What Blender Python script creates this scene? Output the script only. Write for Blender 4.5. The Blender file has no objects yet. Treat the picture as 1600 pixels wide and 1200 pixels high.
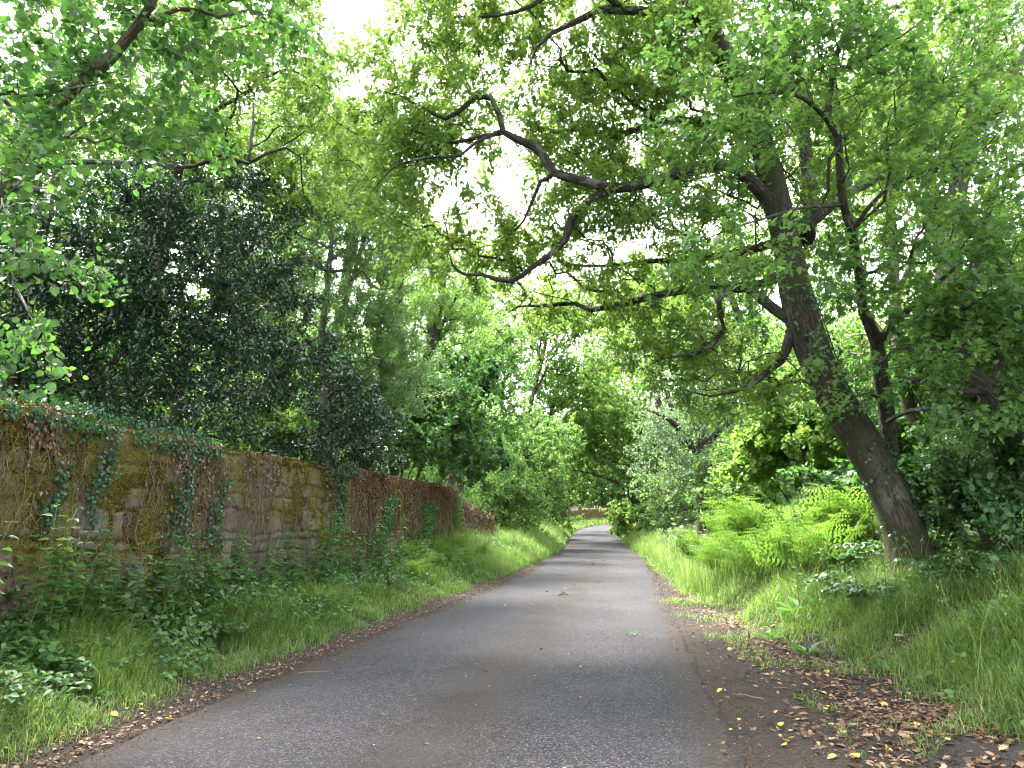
import bpy, math
import numpy as np
from mathutils import Vector
RAD = math.radians; HAZE = 0
scene = bpy.context.scene
COL = scene.collection
rng = np.random.default_rng(11)

# ------------------------------------------------------------------ camera
F = 1090.0
TH = math.atan(225 / F); PSI = math.atan(130 * math.cos(TH) / F)
EYE = np.array([0.0, 0.0, 1.5])
FW = np.array([-math.sin(PSI) * math.cos(TH), math.cos(PSI) * math.cos(TH), math.sin(TH)])
RT = np.array([math.cos(PSI), math.sin(PSI), 0.0]); UP = np.cross(RT, FW)
def at(u, v, Y):
    d = (u - 800) / F * RT - (v - 600) / F * UP + FW
    return EYE + d * (Y / d[1])
cam_d = bpy.data.cameras.new('camera'); cam = bpy.data.objects.new('camera', cam_d); COL.objects.link(cam)
cam.location = EYE; cam.rotation_euler = (RAD(90) + TH, 0, PSI)
cam_d.sensor_width = 36; cam_d.lens = F / 1600 * 36; cam_d.clip_end = 1500; cam_d.clip_start = 0.05
scene.camera = cam

# ------------------------------------------------------------------ noise
def _h(i, j, k, s):
    n = (i * 374761393 + j * 668265263 + k * 1274126177 + s * 974711) & 0x7fffffff
    n = ((n ^ (n >> 13)) * 1103515245 + 12345) & 0x7fffffff
    n = ((n ^ (n >> 15)) * 69069 + 1) & 0x7fffffff
    return n / float(0x7fffffff)
def noise(p, s=0):
    p = np.asarray(p, float)
    if p.shape[-1] == 2: p = np.concatenate([p, np.zeros(p.shape[:-1] + (1,))], -1)
    i = np.floor(p).astype(np.int64); f = p - i; f = f * f * (3 - 2 * f)
    r = 0
    for a in (0, 1):
        for b in (0, 1):
            for c in (0, 1):
                w = (f[..., 0] if a else 1 - f[..., 0]) * (f[..., 1] if b else 1 - f[..., 1]) * (f[..., 2] if c else 1 - f[..., 2])
                r = r + w * _h(i[..., 0] + a, i[..., 1] + b, i[..., 2] + c, s)
    return r * 2 - 1
def fbm(p, o=3, s=0):
    p = np.asarray(p, float); r = 0; a = 1.0
    for k in range(o):
        r = r + a * noise(p * 2 ** k, s + k); a *= .5
    return r
def sstep(a, b, x):
    t = np.clip((x - a) / (b - a), 0, 1); return t * t * (3 - 2 * t)
def unit(v):
    return v / np.maximum(np.linalg.norm(v, axis=-1, keepdims=True), 1e-9)

# ------------------------------------------------------------------ mesh builder
class MB:
    def __init__(s): s.v = []; s.f = []; s.r = []; s.b = []; s.n = 0
    def add(s, v, faces, r=None, b=None):
        v = np.asarray(v, float).reshape(-1, 3); n = len(v)
        for f in faces:
            f = np.asarray(f, np.int64)
            if len(f): s.f.append(f + s.n)
        s.v.append(v); s.n += n
        s.r.append(np.zeros(n) if r is None else np.broadcast_to(np.asarray(r, float), (n,)))
        s.b.append(np.zeros((n, 3)) if b is None else np.asarray(b, float))
    def mesh(s, name, mat, smooth=True):
        me = bpy.data.meshes.new(name)
        v = np.concatenate(s.v)
        me.vertices.add(len(v)); me.vertices.foreach_set('co', v.astype(np.float32).ravel())
        lv = np.concatenate([f.ravel() for f in s.f])
        ln = np.concatenate([np.full(len(f), f.shape[1]) for f in s.f])
        st = np.concatenate([[0], np.cumsum(ln)[:-1]])
        me.loops.add(len(lv)); me.loops.foreach_set('vertex_index', lv.astype(np.int32))
        me.polygons.add(len(ln)); me.polygons.foreach_set('loop_start', st.astype(np.int32))
        me.polygons.foreach_set('use_smooth', np.full(len(ln), smooth))
        me.update(calc_edges=True)
        a = me.attributes.new('rnd', 'FLOAT', 'POINT'); a.data.foreach_set('value', np.concatenate(s.r).astype(np.float32))
        b = np.concatenate(s.b)
        if np.any(b):
            a = me.attributes.new('bk', 'FLOAT_VECTOR', 'POINT'); a.data.foreach_set('vector', b.astype(np.float32).ravel())
        me.materials.append(mat)
        return me
def link(name, me, parent=None):
    o = bpy.data.objects.new(name, me); COL.objects.link(o)
    if parent is not None: o.parent = parent
    return o
def tag(o, label, cat=None, group=None, kind=None):
    o['label'] = label
    if cat: o['category'] = cat
    if group: o['group'] = group
    if kind: o['kind'] = kind
    return o
def empty(name, label, cat, loc=(0, 0, 0), group=None):
    o = bpy.data.objects.new(name, None); COL.objects.link(o); o.location = loc; o.empty_display_size = .2
    return tag(o, label, cat, group)
def copy_thing(o, loc, rz, sc, label, tilt=(0, 0)):
    c = o.copy(); COL.objects.link(c); c.location = loc; c.rotation_euler = (tilt[0], tilt[1], rz)
    c.scale = (sc, sc, sc) if np.isscalar(sc) else sc
    c['label'] = label
    for ch in o.children:
        d = ch.copy(); COL.objects.link(d); d.parent = c
    return c
ORD = 'first second third fourth fifth sixth seventh eighth ninth tenth eleventh twelfth thirteenth fourteenth fifteenth sixteenth seventeenth eighteenth nineteenth twentieth'.split()

# ------------------------------------------------------------------ materials
def nt(name):
    m = bpy.data.materials.new(name); m.use_nodes = True; t = m.node_tree; t.nodes.clear()
    return m, t
class G:
    def __init__(s, t): s.t = t
    def n(s, typ, **k):
        nd = s.t.nodes.new(typ)
        for a, v in k.items():
            if a == 'ins':
                for i, x in v.items():
                    if hasattr(x, 'is_output') and x.is_output: s.t.links.new(x, nd.inputs[i])
                    else: nd.inputs[i].default_value = x
            else: setattr(nd, a, v)
        return nd
    def l(s, a, b): s.t.links.new(a, b)
    def attr(s, nm, o='Fac'): return s.n('ShaderNodeAttribute', attribute_name=nm).outputs[o]
    def ramp(s, fac, stops, interp='LINEAR'):
        r = s.n('ShaderNodeValToRGB'); r.color_ramp.interpolation = interp
        e = r.color_ramp.elements
        while len(e) < len(stops): e.new(.5)
        for i, (p, c) in enumerate(stops):
            e[i].position = p; e[i].color = (c if len(c) == 4 else (*c, 1)) if not np.isscalar(c) else (c, c, c, 1)
        s.l(fac, r.inputs[0]); return r.outputs[0]
    def noise(s, vec, scale, det=3, rough=.55, dist=0):
        n = s.n('ShaderNodeTexNoise', ins={'Scale': scale, 'Detail': det, 'Roughness': rough, 'Distortion': dist})
        if vec is not None: s.l(vec, n.inputs['Vector'])
        return n.outputs[0]
    def mapv(s, vec, sc):
        m = s.n('ShaderNodeMapping', ins={'Scale': sc}); s.l(vec, m.inputs[0]); return m.outputs[0]
    def mix(s, f, a, b, mode='MIX'):
        m = s.n('ShaderNodeMix', data_type='RGBA', blend_type=mode)
        for i, x in ((0, f), (6, a), (7, b)):
            if hasattr(x, 'is_output'): s.l(x, m.inputs[i])
            else: m.inputs[i].default_value = x if (i == 0) else (*x[:3], 1)
        return m.outputs[2]
    def math(s, op, a, b=0., c=0., clamp=False):
        m = s.n('ShaderNodeMath', operation=op, use_clamp=clamp)
        for i, x in enumerate((a, b, c)):
            if hasattr(x, 'is_output'): s.l(x, m.inputs[i])
            else: m.inputs[i].default_value = x
        return m.outputs[0]
    def out(s, sh): s.l(sh, s.n('ShaderNodeOutputMaterial').inputs[0])
    def bump(s, h, st, d):
        b = s.n('ShaderNodeBump', ins={'Strength': st, 'Distance': d}); s.l(h, b.inputs['Height']); return b.outputs[0]
    def pbsdf(s, col, rough, spec=.5, nor=None):
        p = s.n('ShaderNodeBsdfPrincipled')
        for k, x in (('Base Color', col), ('Roughness', rough), ('Specular IOR Level', spec)):
            if hasattr(x, 'is_output'): s.l(x, p.inputs[k])
            else: p.inputs[k].default_value = (*x[:3], 1) if k == 'Base Color' else x
        if nor is not None: s.l(nor, p.inputs['Normal'])
        return p.outputs[0]
def leaf_mat(name, cols, tr=.45, tgain=(1.7, 1.9, 1.0), rough=.5, spec=.4):
    """cols: 3 reflectance colours along the per-leaf random value."""
    m, t = nt(name); g = G(t)
    r = g.attr('rnd')
    c = g.ramp(r, [(0, cols[0]), (.5, cols[1]), (.93, cols[2])] + ([(1, cols[3])] if len(cols) > 3 else []))
    tc = g.mix(1.0, c, tgain, 'MULTIPLY')
    p = g.pbsdf(c, rough, spec)
    tl = g.n('ShaderNodeBsdfTranslucent'); g.l(tc, tl.inputs[0])
    ms = g.n('ShaderNodeMixShader', ins={0: tr}); g.l(p, ms.inputs[1]); g.l(tl.outputs[0], ms.inputs[2])
    g.out(ms.outputs[0]); return m
def bark_mat(name, c0, c1, moss=.4, mossc=(.05, .055, .015), sc=9, lich=.0):
    m, t = nt(name); g = G(t)
    bk = g.attr('bk', 'Vector'); st = g.mapv(bk, (1, 1, .22))
    h0 = g.noise(st, sc * 1.7, 6, .68, .6)
    vr = g.n('ShaderNodeTexVoronoi', feature='DISTANCE_TO_EDGE', ins={'Scale': sc * 1.5}); dv = g.n('ShaderNodeVectorMath', operation='ADD'); g.l(st, dv.inputs[0]); nz_ = g.n('ShaderNodeTexNoise', ins={'Scale': sc * .8, 'Detail': 3.0}); g.l(st, nz_.inputs['Vector']); sc_ = g.n('ShaderNodeVectorMath', operation='SCALE', ins={3: .12}); g.l(nz_.outputs['Color'], sc_.inputs[0]); g.l(sc_.outputs[0], dv.inputs[1]); g.l(dv.outputs[0], vr.inputs['Vector'])
    h = g.math('MULTIPLY', g.ramp(vr.outputs['Distance'], [(0, .45), (.16, 1)]), h0)
    fine = g.noise(bk, sc * 6, 3)
    col = g.mix(g.ramp(h, [(.26, 0), (.58, 1)]), c0, c1)
    col = g.mix(g.math('MULTIPLY', fine, .5), col, c1)
    if lich > 0:
        col = g.mix(g.math('MULTIPLY', g.ramp(g.noise(bk, 2.6, 4), [(.52, 0), (.6, 1)]), lich), col, (.30, .31, .27))
    mm = g.ramp(g.noise(bk, 1.3, 5, .65), [(.5 - .12 * moss, 0), (.62 - .1 * moss, 1)])
    col = g.mix(g.math('MULTIPLY', mm, min(1, moss * 1.6)), col, mossc)
    g.out(g.pbsdf(col, .85, .25, g.bump(g.math('ADD', h, g.math('MULTIPLY', fine, .25)), 1.0, .05)))
    return m
M = {}
M['oak_leaf'] = leaf_mat('oak_leaf', [(.07, .13, .032), (.10, .175, .04), (.15, .225, .05)], .56, (1.8, 1.75, 1.1))
M['maple_leaf'] = leaf_mat('maple_leaf', [(.045, .10, .03), (.07, .14, .038), (.11, .185, .048)], .54, (1.7, 1.75, 1.1))
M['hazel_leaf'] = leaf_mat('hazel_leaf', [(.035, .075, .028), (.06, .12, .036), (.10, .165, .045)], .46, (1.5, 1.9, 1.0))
M['holly_leaf'] = leaf_mat('holly_leaf', [(.012, .034, .016), (.018, .05, .02), (.03, .075, .022), (.25, .2, .02)], .12, (1.6, 1.9, 1.0), .30, .55)
M['thorn_leaf'] = leaf_mat('thorn_leaf', [(.065, .11, .045), (.09, .15, .055), (.13, .19, .07)], .46, (1.5, 1.7, 1.1))
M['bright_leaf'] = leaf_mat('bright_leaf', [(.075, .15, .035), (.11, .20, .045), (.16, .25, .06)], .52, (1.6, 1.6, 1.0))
M['pale_leaf'] = leaf_mat('pale_leaf', [(.07, .13, .06), (.10, .17, .08), (.16, .21, .10)], .42, (1.4, 1.5, 1.1))
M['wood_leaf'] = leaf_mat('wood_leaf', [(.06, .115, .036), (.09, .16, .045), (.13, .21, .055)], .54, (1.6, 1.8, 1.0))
M['ivy_leaf'] = leaf_mat('ivy_leaf', [(.015, .045, .018), (.025, .075, .028), (.05, .12, .035)], .25, (1.5, 1.8, 1.0), .4, .45)
M['ivy_bright'] = leaf_mat('ivy_bright', [(.03, .08, .02), (.05, .13, .025), (.09, .18, .03)], .35, (1.5, 1.8, 1.0), .4, .45)
M['nettle_leaf'] = leaf_mat('nettle_leaf', [(.045, .10, .03), (.065, .14, .036), (.10, .18, .045)], .42, (1.5, 1.8, .9), .5, .4)
M['bramble_leaf'] = leaf_mat('bramble_leaf', [(.032, .075, .028), (.05, .11, .034), (.085, .155, .04)], .36, (1.5, 1.8, .9), .45, .45)
M['fern_leaf'] = leaf_mat('fern_leaf', [(.075, .14, .03), (.10, .185, .035), (.14, .225, .05)], .42, (1.5, 1.6, .9), .55, .3)
M['grass'] = leaf_mat('grass', [(.045, .085, .02), (.105, .175, .034), (.19, .26, .065), (.30, .29, .15)], .4, (1.4, 1.6, .9), .5, .35)
M['seed_grass'] = leaf_mat('seed_grass', [(.10, .185, .035), (.15, .24, .05), (.22, .28, .10)], .4, (1.2, 1.3, .9), .6, .3)
M['litter'] = leaf_mat('litter', [(.04, .024, .014), (.12, .066, .038), (.24, .15, .09), (.32, .26, .165)], .15, (1.2, 1, .8), .7, .3)
M['yellow_leaf'] = leaf_mat('yellow_leaf', [(.42, .28, .05), (.55, .38, .06), (.6, .48, .16)], .25, (1.1, 1, .6), .55, .35)
M['moss'] = leaf_mat('moss', [(.035, .026, .008), (.10, .085, .015), (.20, .175, .03)], .2, (1.2, 1.2, 1), .9, .1)
M['dead_stem'] = leaf_mat('dead_stem', [(.07, .045, .03), (.14, .09, .055), (.25, .18, .12)], .05, (1, 1, 1), .85, .2)
M['dead_leaf'] = leaf_mat('dead_leaf', [(.10, .05, .025), (.17, .09, .05), (.26, .17, .10)], .25, (1.2, 1, .8), .7, .2)
M['flower'] = leaf_mat('flower', [(.6, .62, .5), (.75, .76, .66), (.8, .8, .75)], .3, (1, 1, 1), .6, .3)
M['stem'] = leaf_mat('stem', [(.05, .08, .03), (.07, .11, .035), (.10, .12, .05)], .1, (1, 1, 1), .6, .3)
M['oak_bark'] = bark_mat('oak_bark', (.007, .006, .005), (.10, .085, .066), .75, (.045, .05, .012), 13, .45)
M['limb_bark'] = bark_mat('limb_bark', (.016, .014, .012), (.07, .062, .05), .3, (.06, .07, .02), 14, .5)
M['grey_bark'] = bark_mat('grey_bark', (.07, .06, .045), (.20, .175, .135), .3, (.06, .065, .02), 12, .3)
M['dark_bark'] = bark_mat('dark_bark', (.02, .017, .014), (.09, .075, .06), .35, (.04, .045, .012), 12, .2)

# ------------------------------------------------------------------ terrain
_ky = np.array([-30, 0, 4.5, 7, 9, 14.8, 23, 41, 64, 80, 90, 100, 108, 115, 121, 126, 130, 160])
_kl = np.array([-3.7, -3.5, -3.40, -3.3, -3.2, -2.93, -2.47, -2.0, -2.2, -2.4, -2.2, -1.2, .8, 4.2, 9, 15, 22, 80])
_kr = np.array([.7, .85, .92, 1.06, 1.12, 1.4, 1.9, 2.35, 2.35, 2.1, 2.2, 3.4, 6.2, 11, 18, 26, 36, 100])
_kz = np.array([-30, 40, 50, 61, 72, 85, 97, 110, 130, 170, 400]); _kzz = np.array([0, 0, .08, .33, .6, .95, 1.4, 2.0, 3.0, 5, 14])
_t = np.arange(-30, 400, .25); _k = np.exp(-.5 * (np.arange(-16, 17) / 6.0) ** 2); _k /= _k.sum()
def _sm(y): return np.convolve(np.pad(y, 16, 'edge'), _k, 'valid')
_TL = _sm(np.interp(_t, _ky, _kl)); _TR = _sm(np.interp(_t, _ky, _kr)); _TZ = _sm(np.interp(_t, _kz, _kzz))
def Ledge(y): return np.interp(y, _t, _TL)
def Redge(y): return np.interp(y, _t, _TR)
def roadz(y): return np.interp(y, _t, _TZ)
def eR(y):  # width of the littered shoulder on the right
    return np.interp(y, [0, 6, 8, 10, 12, 18, 26, 60], [1.85, 1.8, 1.72, 1.45, 1.2, .5, .3, .25])
WALL_A = np.array([-5.52, 2.0]); WALL_B = np.array([-5.22, 26.2])
def wallx(y): return np.interp(y, [2, 26.2, 40], [-5.52, -5.22, -5.4])
def ground(x, y):
    x = np.asarray(x, float); y = np.asarray(y, float); x, y = np.broadcast_arrays(x, y)
    rz = roadz(y); sl = Ledge(y) - x; sr = x - Redge(y)
    z = np.full(x.shape, -.03)
    # left
    dw = wallx(y) - x                      # > 0 behind the wall
    zl = np.interp(sl, [0, .15, .55, 1.0, 2.2, 3.4], [-.02, -.005, .03, .09, .32, .5])
    back = sstep(.1, .6, dw) * (.9 + np.clip(dw, 0, 40) * .05)
    far = sstep(36, 50, y)
    zl = np.where(sl > 0, zl * (1 - far) + far * np.interp(sl, [0, .5, 2, 5, 30], [-.02, .1, .7, 1.5, 4.5]) + back * (1 - far), z)
    t = sr - eR(y)
    zr = np.where(t < 0, np.interp(sr, [0, .1, .8, 2.2], [-.02, -.01, .02, .12]),
                  np.interp(np.minimum(sr, eR(y)), [0, .1, .8, 2.2], [-.02, -.01, .02, .12]) + np.interp(t, [0, .25, .8, 1.6, 3, 8, 40], [0, .12, .42, .78, 1.0, 1.5, 4.5]))
    p = np.stack([x, y], -1)
    nz = fbm(p * .9, 3, 3) * .05 + fbm(p * 5, 2, 8) * .014
    amp = np.where(sl > 0, sstep(.1, .9, sl), sstep(.1, .9, sr))
    z = np.where(sl > 0, zl, np.where(sr > 0, zr, z))
    rut = -.05 * np.exp(-((sr - 1.25 - .2 * np.sin(y * .9)) / .22) ** 2) * (y < 14)   # rut in the shoulder
    return rz + z + nz * np.clip(amp, 0, 1) + np.where(sr > 0, rut, 0)

def axis(*segs):
    return np.unique(np.round(np.concatenate([np.arange(a, b, s) for a, b, s in segs]), 4))
def grid_mesh(X, Y, zf):
    xx, yy = np.meshgrid(X, Y); v = np.stack([xx, yy, zf(xx, yy)], -1).reshape(-1, 3)
    nx, ny = len(X), len(Y); i = np.arange(nx - 1)[None, :] + np.arange(ny - 1)[:, None] * nx; i = i.ravel()
    return v, np.stack([i, i + 1, i + nx + 1, i + nx], 1)
# ground sheet
m, t = nt('soil'); g = G(t)
pos = g.n('ShaderNodeNewGeometry').outputs['Position']
n1 = g.noise(pos, 1.5, 4); n2 = g.noise(pos, 28, 4, .7); n3 = g.noise(pos, 110, 2, .6)
c = g.mix(g.ramp(n2, [(.35, 0), (.68, 1)]), (.010, .008, .0065), (.040, .028, .021))
c = g.mix(g.ramp(n3, [(.58, 0), (.7, 1)]), c, (.10, .072, .05))
c = g.mix(g.ramp(n1, [(.46, 0), (.6, .75)]), c, (.028, .025, .022))
g.out(g.pbsdf(c, .9, .2, g.bump(g.math('ADD', n2, g.math('MULTIPLY', n3, .5)), .9, .03))); M['soil'] = m
X = axis((-300, -60, 20), (-60, -14, 2), (-14, -6.4, .4), (-6.4, 6.4, .07), (6.4, 14, .4), (14, 60, 2), (60, 301, 20))
Y = axis((-40, -4, 2), (-4, 2, .3), (2, 18, .07), (18, 45, .2), (45, 135, .8), (135, 400, 12), (400, 900, 50))
v, f = grid_mesh(X, Y, ground)
mb = MB(); mb.add(v, [f]); o = link('ground', mb.mesh('ground', M['soil'])); tag(o, 'dark woodland soil on the verges', None, None, 'structure')
# road
m, t = nt('asphalt'); g = G(t)
pos = g.n('ShaderNodeNewGeometry').outputs['Position']; lat = g.attr('rnd')
vo = g.n('ShaderNodeTexVoronoi', ins={'Scale': 78.0, 'Randomness': 1.0}); g.l(pos, vo.inputs['Vector'])
vc = g.n('ShaderNodeSeparateColor'); g.l(vo.outputs['Color'], vc.inputs[0])
stone = g.ramp(vc.outputs[0], [(0, (.0055, .0051, .0062)), (.4, (.017, .0157, .0188)), (.74, (.045, .0412, .049)), (.95, (.115, .106, .116))])
edge = g.ramp(vo.outputs['Distance'], [(.25, 1), (.6, .25)])
c = g.mix(1.0, stone, edge, 'MULTIPLY')
big = g.noise(pos, .55, 5, .6); mid = g.noise(g.mapv(pos, (1.6, .35, 1)), 2.2, 5, .62); fine = g.noise(pos, 34, 3, .7)
# worn centre strip and edges hold brown debris between the wheel tracks
cen = g.math('SUBTRACT', 1.0, g.math('MULTIPLY', g.math('ABSOLUTE', g.math('SUBTRACT', lat, .03)), 3.4), clamp=True)
deb = g.math('MULTIPLY', g.math('ADD', g.math('MULTIPLY', cen, 1.25), g.math('MULTIPLY', g.math('SUBTRACT', mid, .5), 1.1)), 1.0, clamp=True)
deb = g.math('MULTIPLY', deb, g.ramp(fine, [(.36, .25), (.6, 1)]))
c = g.mix(deb, c, (.015, .0115, .0085))
c = g.mix(g.ramp(big, [(.4, 0), (.68, .35)]), c, (.05, .048, .05))
ed = g.math('ADD', g.math('ABSOLUTE', lat), g.math('MULTIPLY', g.math('SUBTRACT', g.noise(pos, 3.2, 6, .7), .5), .30))
c = g.mix(g.ramp(ed, [(.80, 0), (.93, .92)]), c, g.mix(g.ramp(fine, [(.35, 0), (.65, 1)]), (.009, .0075, .0065), (.036, .028, .024)))
g.out(g.pbsdf(c, .85, .2, g.bump(g.math('MULTIPLY', vo.outputs['Distance'], -1.0), .85, .006))); M['asphalt'] = m
ys = axis((-30, 2, 1), (2, 20, .06), (20, 60, .25), (60, 160, 1)); ls = np.concatenate([np.linspace(-1, -.9, 5), np.linspace(-.86, .86, 25), np.linspace(.9, 1, 5)])
yy, ll = np.meshgrid(ys, ls, indexing='ij')
nl = fbm(np.stack([yy * 1.7, yy * 0 + 3.3], -1), 3, 21) * .06; nr = fbm(np.stack([yy * 1.7, yy * 0 + 9.3], -1), 3, 22) * .06
L_ = Ledge(yy) + nl; R_ = Redge(yy) + nr
xx = (L_ + R_) / 2 + ll * (R_ - L_) / 2
zz = roadz(yy) + .006 + .02 * (1 - ll ** 2) + fbm(np.stack([xx, yy], -1) * .7, 2, 31) * .006 - .03 * (np.abs(ll) > .995)
n = len(ls); i = (np.arange(len(ys) - 1)[:, None] * n + np.arange(n - 1)[None, :]).ravel()
mb = MB(); mb.add(np.stack([xx, yy, zz], -1), [np.stack([i, i + 1, i + n + 1, i + n], 1)], ll.ravel())
tag(link('road', mb.mesh('road', M['asphalt'])), 'narrow grey asphalt lane bending right in the distance', None, None, 'structure')

# ------------------------------------------------------------------ leaf templates (x along the leaf, y sideways, z up)
def _tmpl(half, fold=.18, curl=.12):
    """half outline from (0,0) to (1,0) on +y; two polygons joined at the midrib"""
    h = np.array(half); n = len(h)
    z = lambda x, y: fold * np.abs(y) - curl * x * x
    a = np.stack([h[:, 0], h[:, 1], z(h[:, 0], h[:, 1])], 1); b = a[1:-1] * [1, -1, 1]
    v = np.concatenate([a, b])
    f1 = list(range(n)); f2 = [0] + list(range(n, n + n - 2)) + [n - 1]
    return v, [np.array([f1[::-1]]), np.array([f2])]
T = {}
T['oak'] = _tmpl([(0, 0), (.22, .07), (.34, .22), (.43, .10), (.60, .30), (.69, .14), (.88, .20), (1, 0)])
T['oval'] = _tmpl([(0, 0), (.28, .27), (.68, .25), (1, 0)])
T['broad'] = _tmpl([(0, 0), (.08, .3), (.35, .46), (.65, .4), (.85, .2), (1, 0)], .15, .25)
T['lance'] = _tmpl([(0, 0), (.2, .17), (.5, .19), (1, 0)], .2, .3)
T['nettle'] = _tmpl([(0, 0), (.1, .26), (.3, .33), (.6, .22), (1, 0)], .15, .3)
T['holly'] = _tmpl([(0, 0), (.2, .24), (.36, .14), (.55, .26), (.72, .12), (1, 0)], .35, .1)
T['maple'] = _tmpl([(0, 0), (-.1, .32), (.18, .26), (.36, .58), (.48, .22), (.75, .25), (1, 0)], .12, .15)
T['ivy'] = _tmpl([(0, 0), (-.06, .32), (.25, .3), (.42, .46), (.55, .2), (1, 0)], .1, .1)
T['tiny'] = (np.array([[0, 0, 0], [.5, .26, .06], [1, 0, -.06], [.5, -.26, .06]]), [np.array([[0, 2, 1]]), np.array([[0, 3, 2]])])
_pv = [(0, 0, 0), (1, 0, -.12)]; _pf = []
for k in range(5):
    x = .05 + .19 * k; w = .26 * (1 - x) ** .8 + .03
    for s in (1, -1):
        b = len(_pv); _pv += [(x, 0, -.12 * x * x), (x + .12, 0, -.12 * x * x), (x + .17, s * w, -.12 * x * x - .03)]; _pf.append((b, b + 1, b + 2))
T['pinna'] = (np.array(_pv), [np.array(_pf)])
def leaves(mb, p, d, nrm, size, tmpl, r):
    tv, tf = T[tmpl]; N = len(p)
    if N == 0: return
    d = unit(d); s = unit(np.cross(nrm, d)); n = np.cross(d, s)
    size = np.broadcast_to(size, (N,))
    V = p[:, None, :] + size[:, None, None] * (tv[None, :, 0:1] * d[:, None, :] + tv[None, :, 1:2] * s[:, None, :] + tv[None, :, 2:3] * n[:, None, :])
    k = len(tv); off = (np.arange(N) * k)
    fs = [(off[:, None, None] + f[None]).reshape(-1, f.shape[1]) for f in tf]
    mb.add(V.reshape(-1, 3), fs, np.repeat(np.broadcast_to(r, (N,)), k))
def rnd_unit(n): return unit(rng.normal(size=(n, 3)))

# ------------------------------------------------------------------ tubes
def tube(mb, P, R, k, r=None, rough=0.0, seed=0, cap=True):
    P = np.asarray(P, float); R = np.asarray(R, float); n = len(P)
    if n < 2: return
    t = unit(np.gradient(P, axis=0)); m_ = np.abs(t.mean(0)); ref = np.zeros(3); ref[np.argmin(m_)] = 1
    a = unit(np.cross(t, ref)); b = np.cross(t, a)
    ang = np.arange(k) / k * 2 * np.pi; ca, sa = np.cos(ang), np.sin(ang)
    ln = np.concatenate([[0], np.cumsum(np.linalg.norm(np.diff(P, axis=0), axis=1))])
    bk = np.stack([np.broadcast_to(ca * R[0], (n, k)), np.broadcast_to(sa * R[0], (n, k)), np.broadcast_to(ln[:, None], (n, k))], -1)
    rad = np.broadcast_to(R[:, None], (n, k))
    if rough:
        q = bk * [1, 1, .35]
        rad = rad * (1 + rough * (fbm(q * 2.2 / max(R[0], .05) * .3 + seed, 3, seed) * .9)) + R[:, None] * rough * .35 * np.abs(fbm(bk * [16, 16, 4] + seed, 2, seed + 5))
    V = P[:, None] + rad[..., None] * (a[:, None] * ca[None, :, None] + b[:, None] * sa[None, :, None])
    i = np.arange(n - 1)[:, None] * k + np.arange(k)[None]; j = np.arange(n - 1)[:, None] * k + (np.arange(k)[None] + 1) % k
    f = np.stack([i, j, j + k, i + k], -1).reshape(-1, 4)
    fs = [f]
    if cap: fs.append(np.array([list(range((n - 1) * k, n * k))]))
    mb.add(V.reshape(-1, 3), fs, .5 if r is None else r, bk.reshape(-1, 3))
def catmull(P, step):
    P = np.asarray(P, float)
    if len(P) < 3: 
        m = max(2, int(np.linalg.norm(P[-1, :3] - P[0, :3]) / step) + 1); return P[0] + np.linspace(0, 1, m)[:, None] * (P[-1] - P[0])
    Q = np.concatenate([[2 * P[0] - P[1]], P, [2 * P[-1] - P[-2]]]); out = []
    for i in range(1, len(Q) - 2):
        m = max(1, int(round(np.linalg.norm(Q[i + 1, :3] - Q[i, :3]) / step)))
        tt = np.linspace(0, 1, m, endpoint=False)[:, None]; a, b, c, d = Q[i - 1], Q[i], Q[i + 1], Q[i + 2]
        out.append(.5 * (2 * b + (c - a) * tt + (2 * a - 5 * b + 4 * c - d) * tt ** 2 + (3 * b - 3 * c + d - a) * tt ** 3))
    return np.concatenate(out + [P[-1:]])

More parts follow.
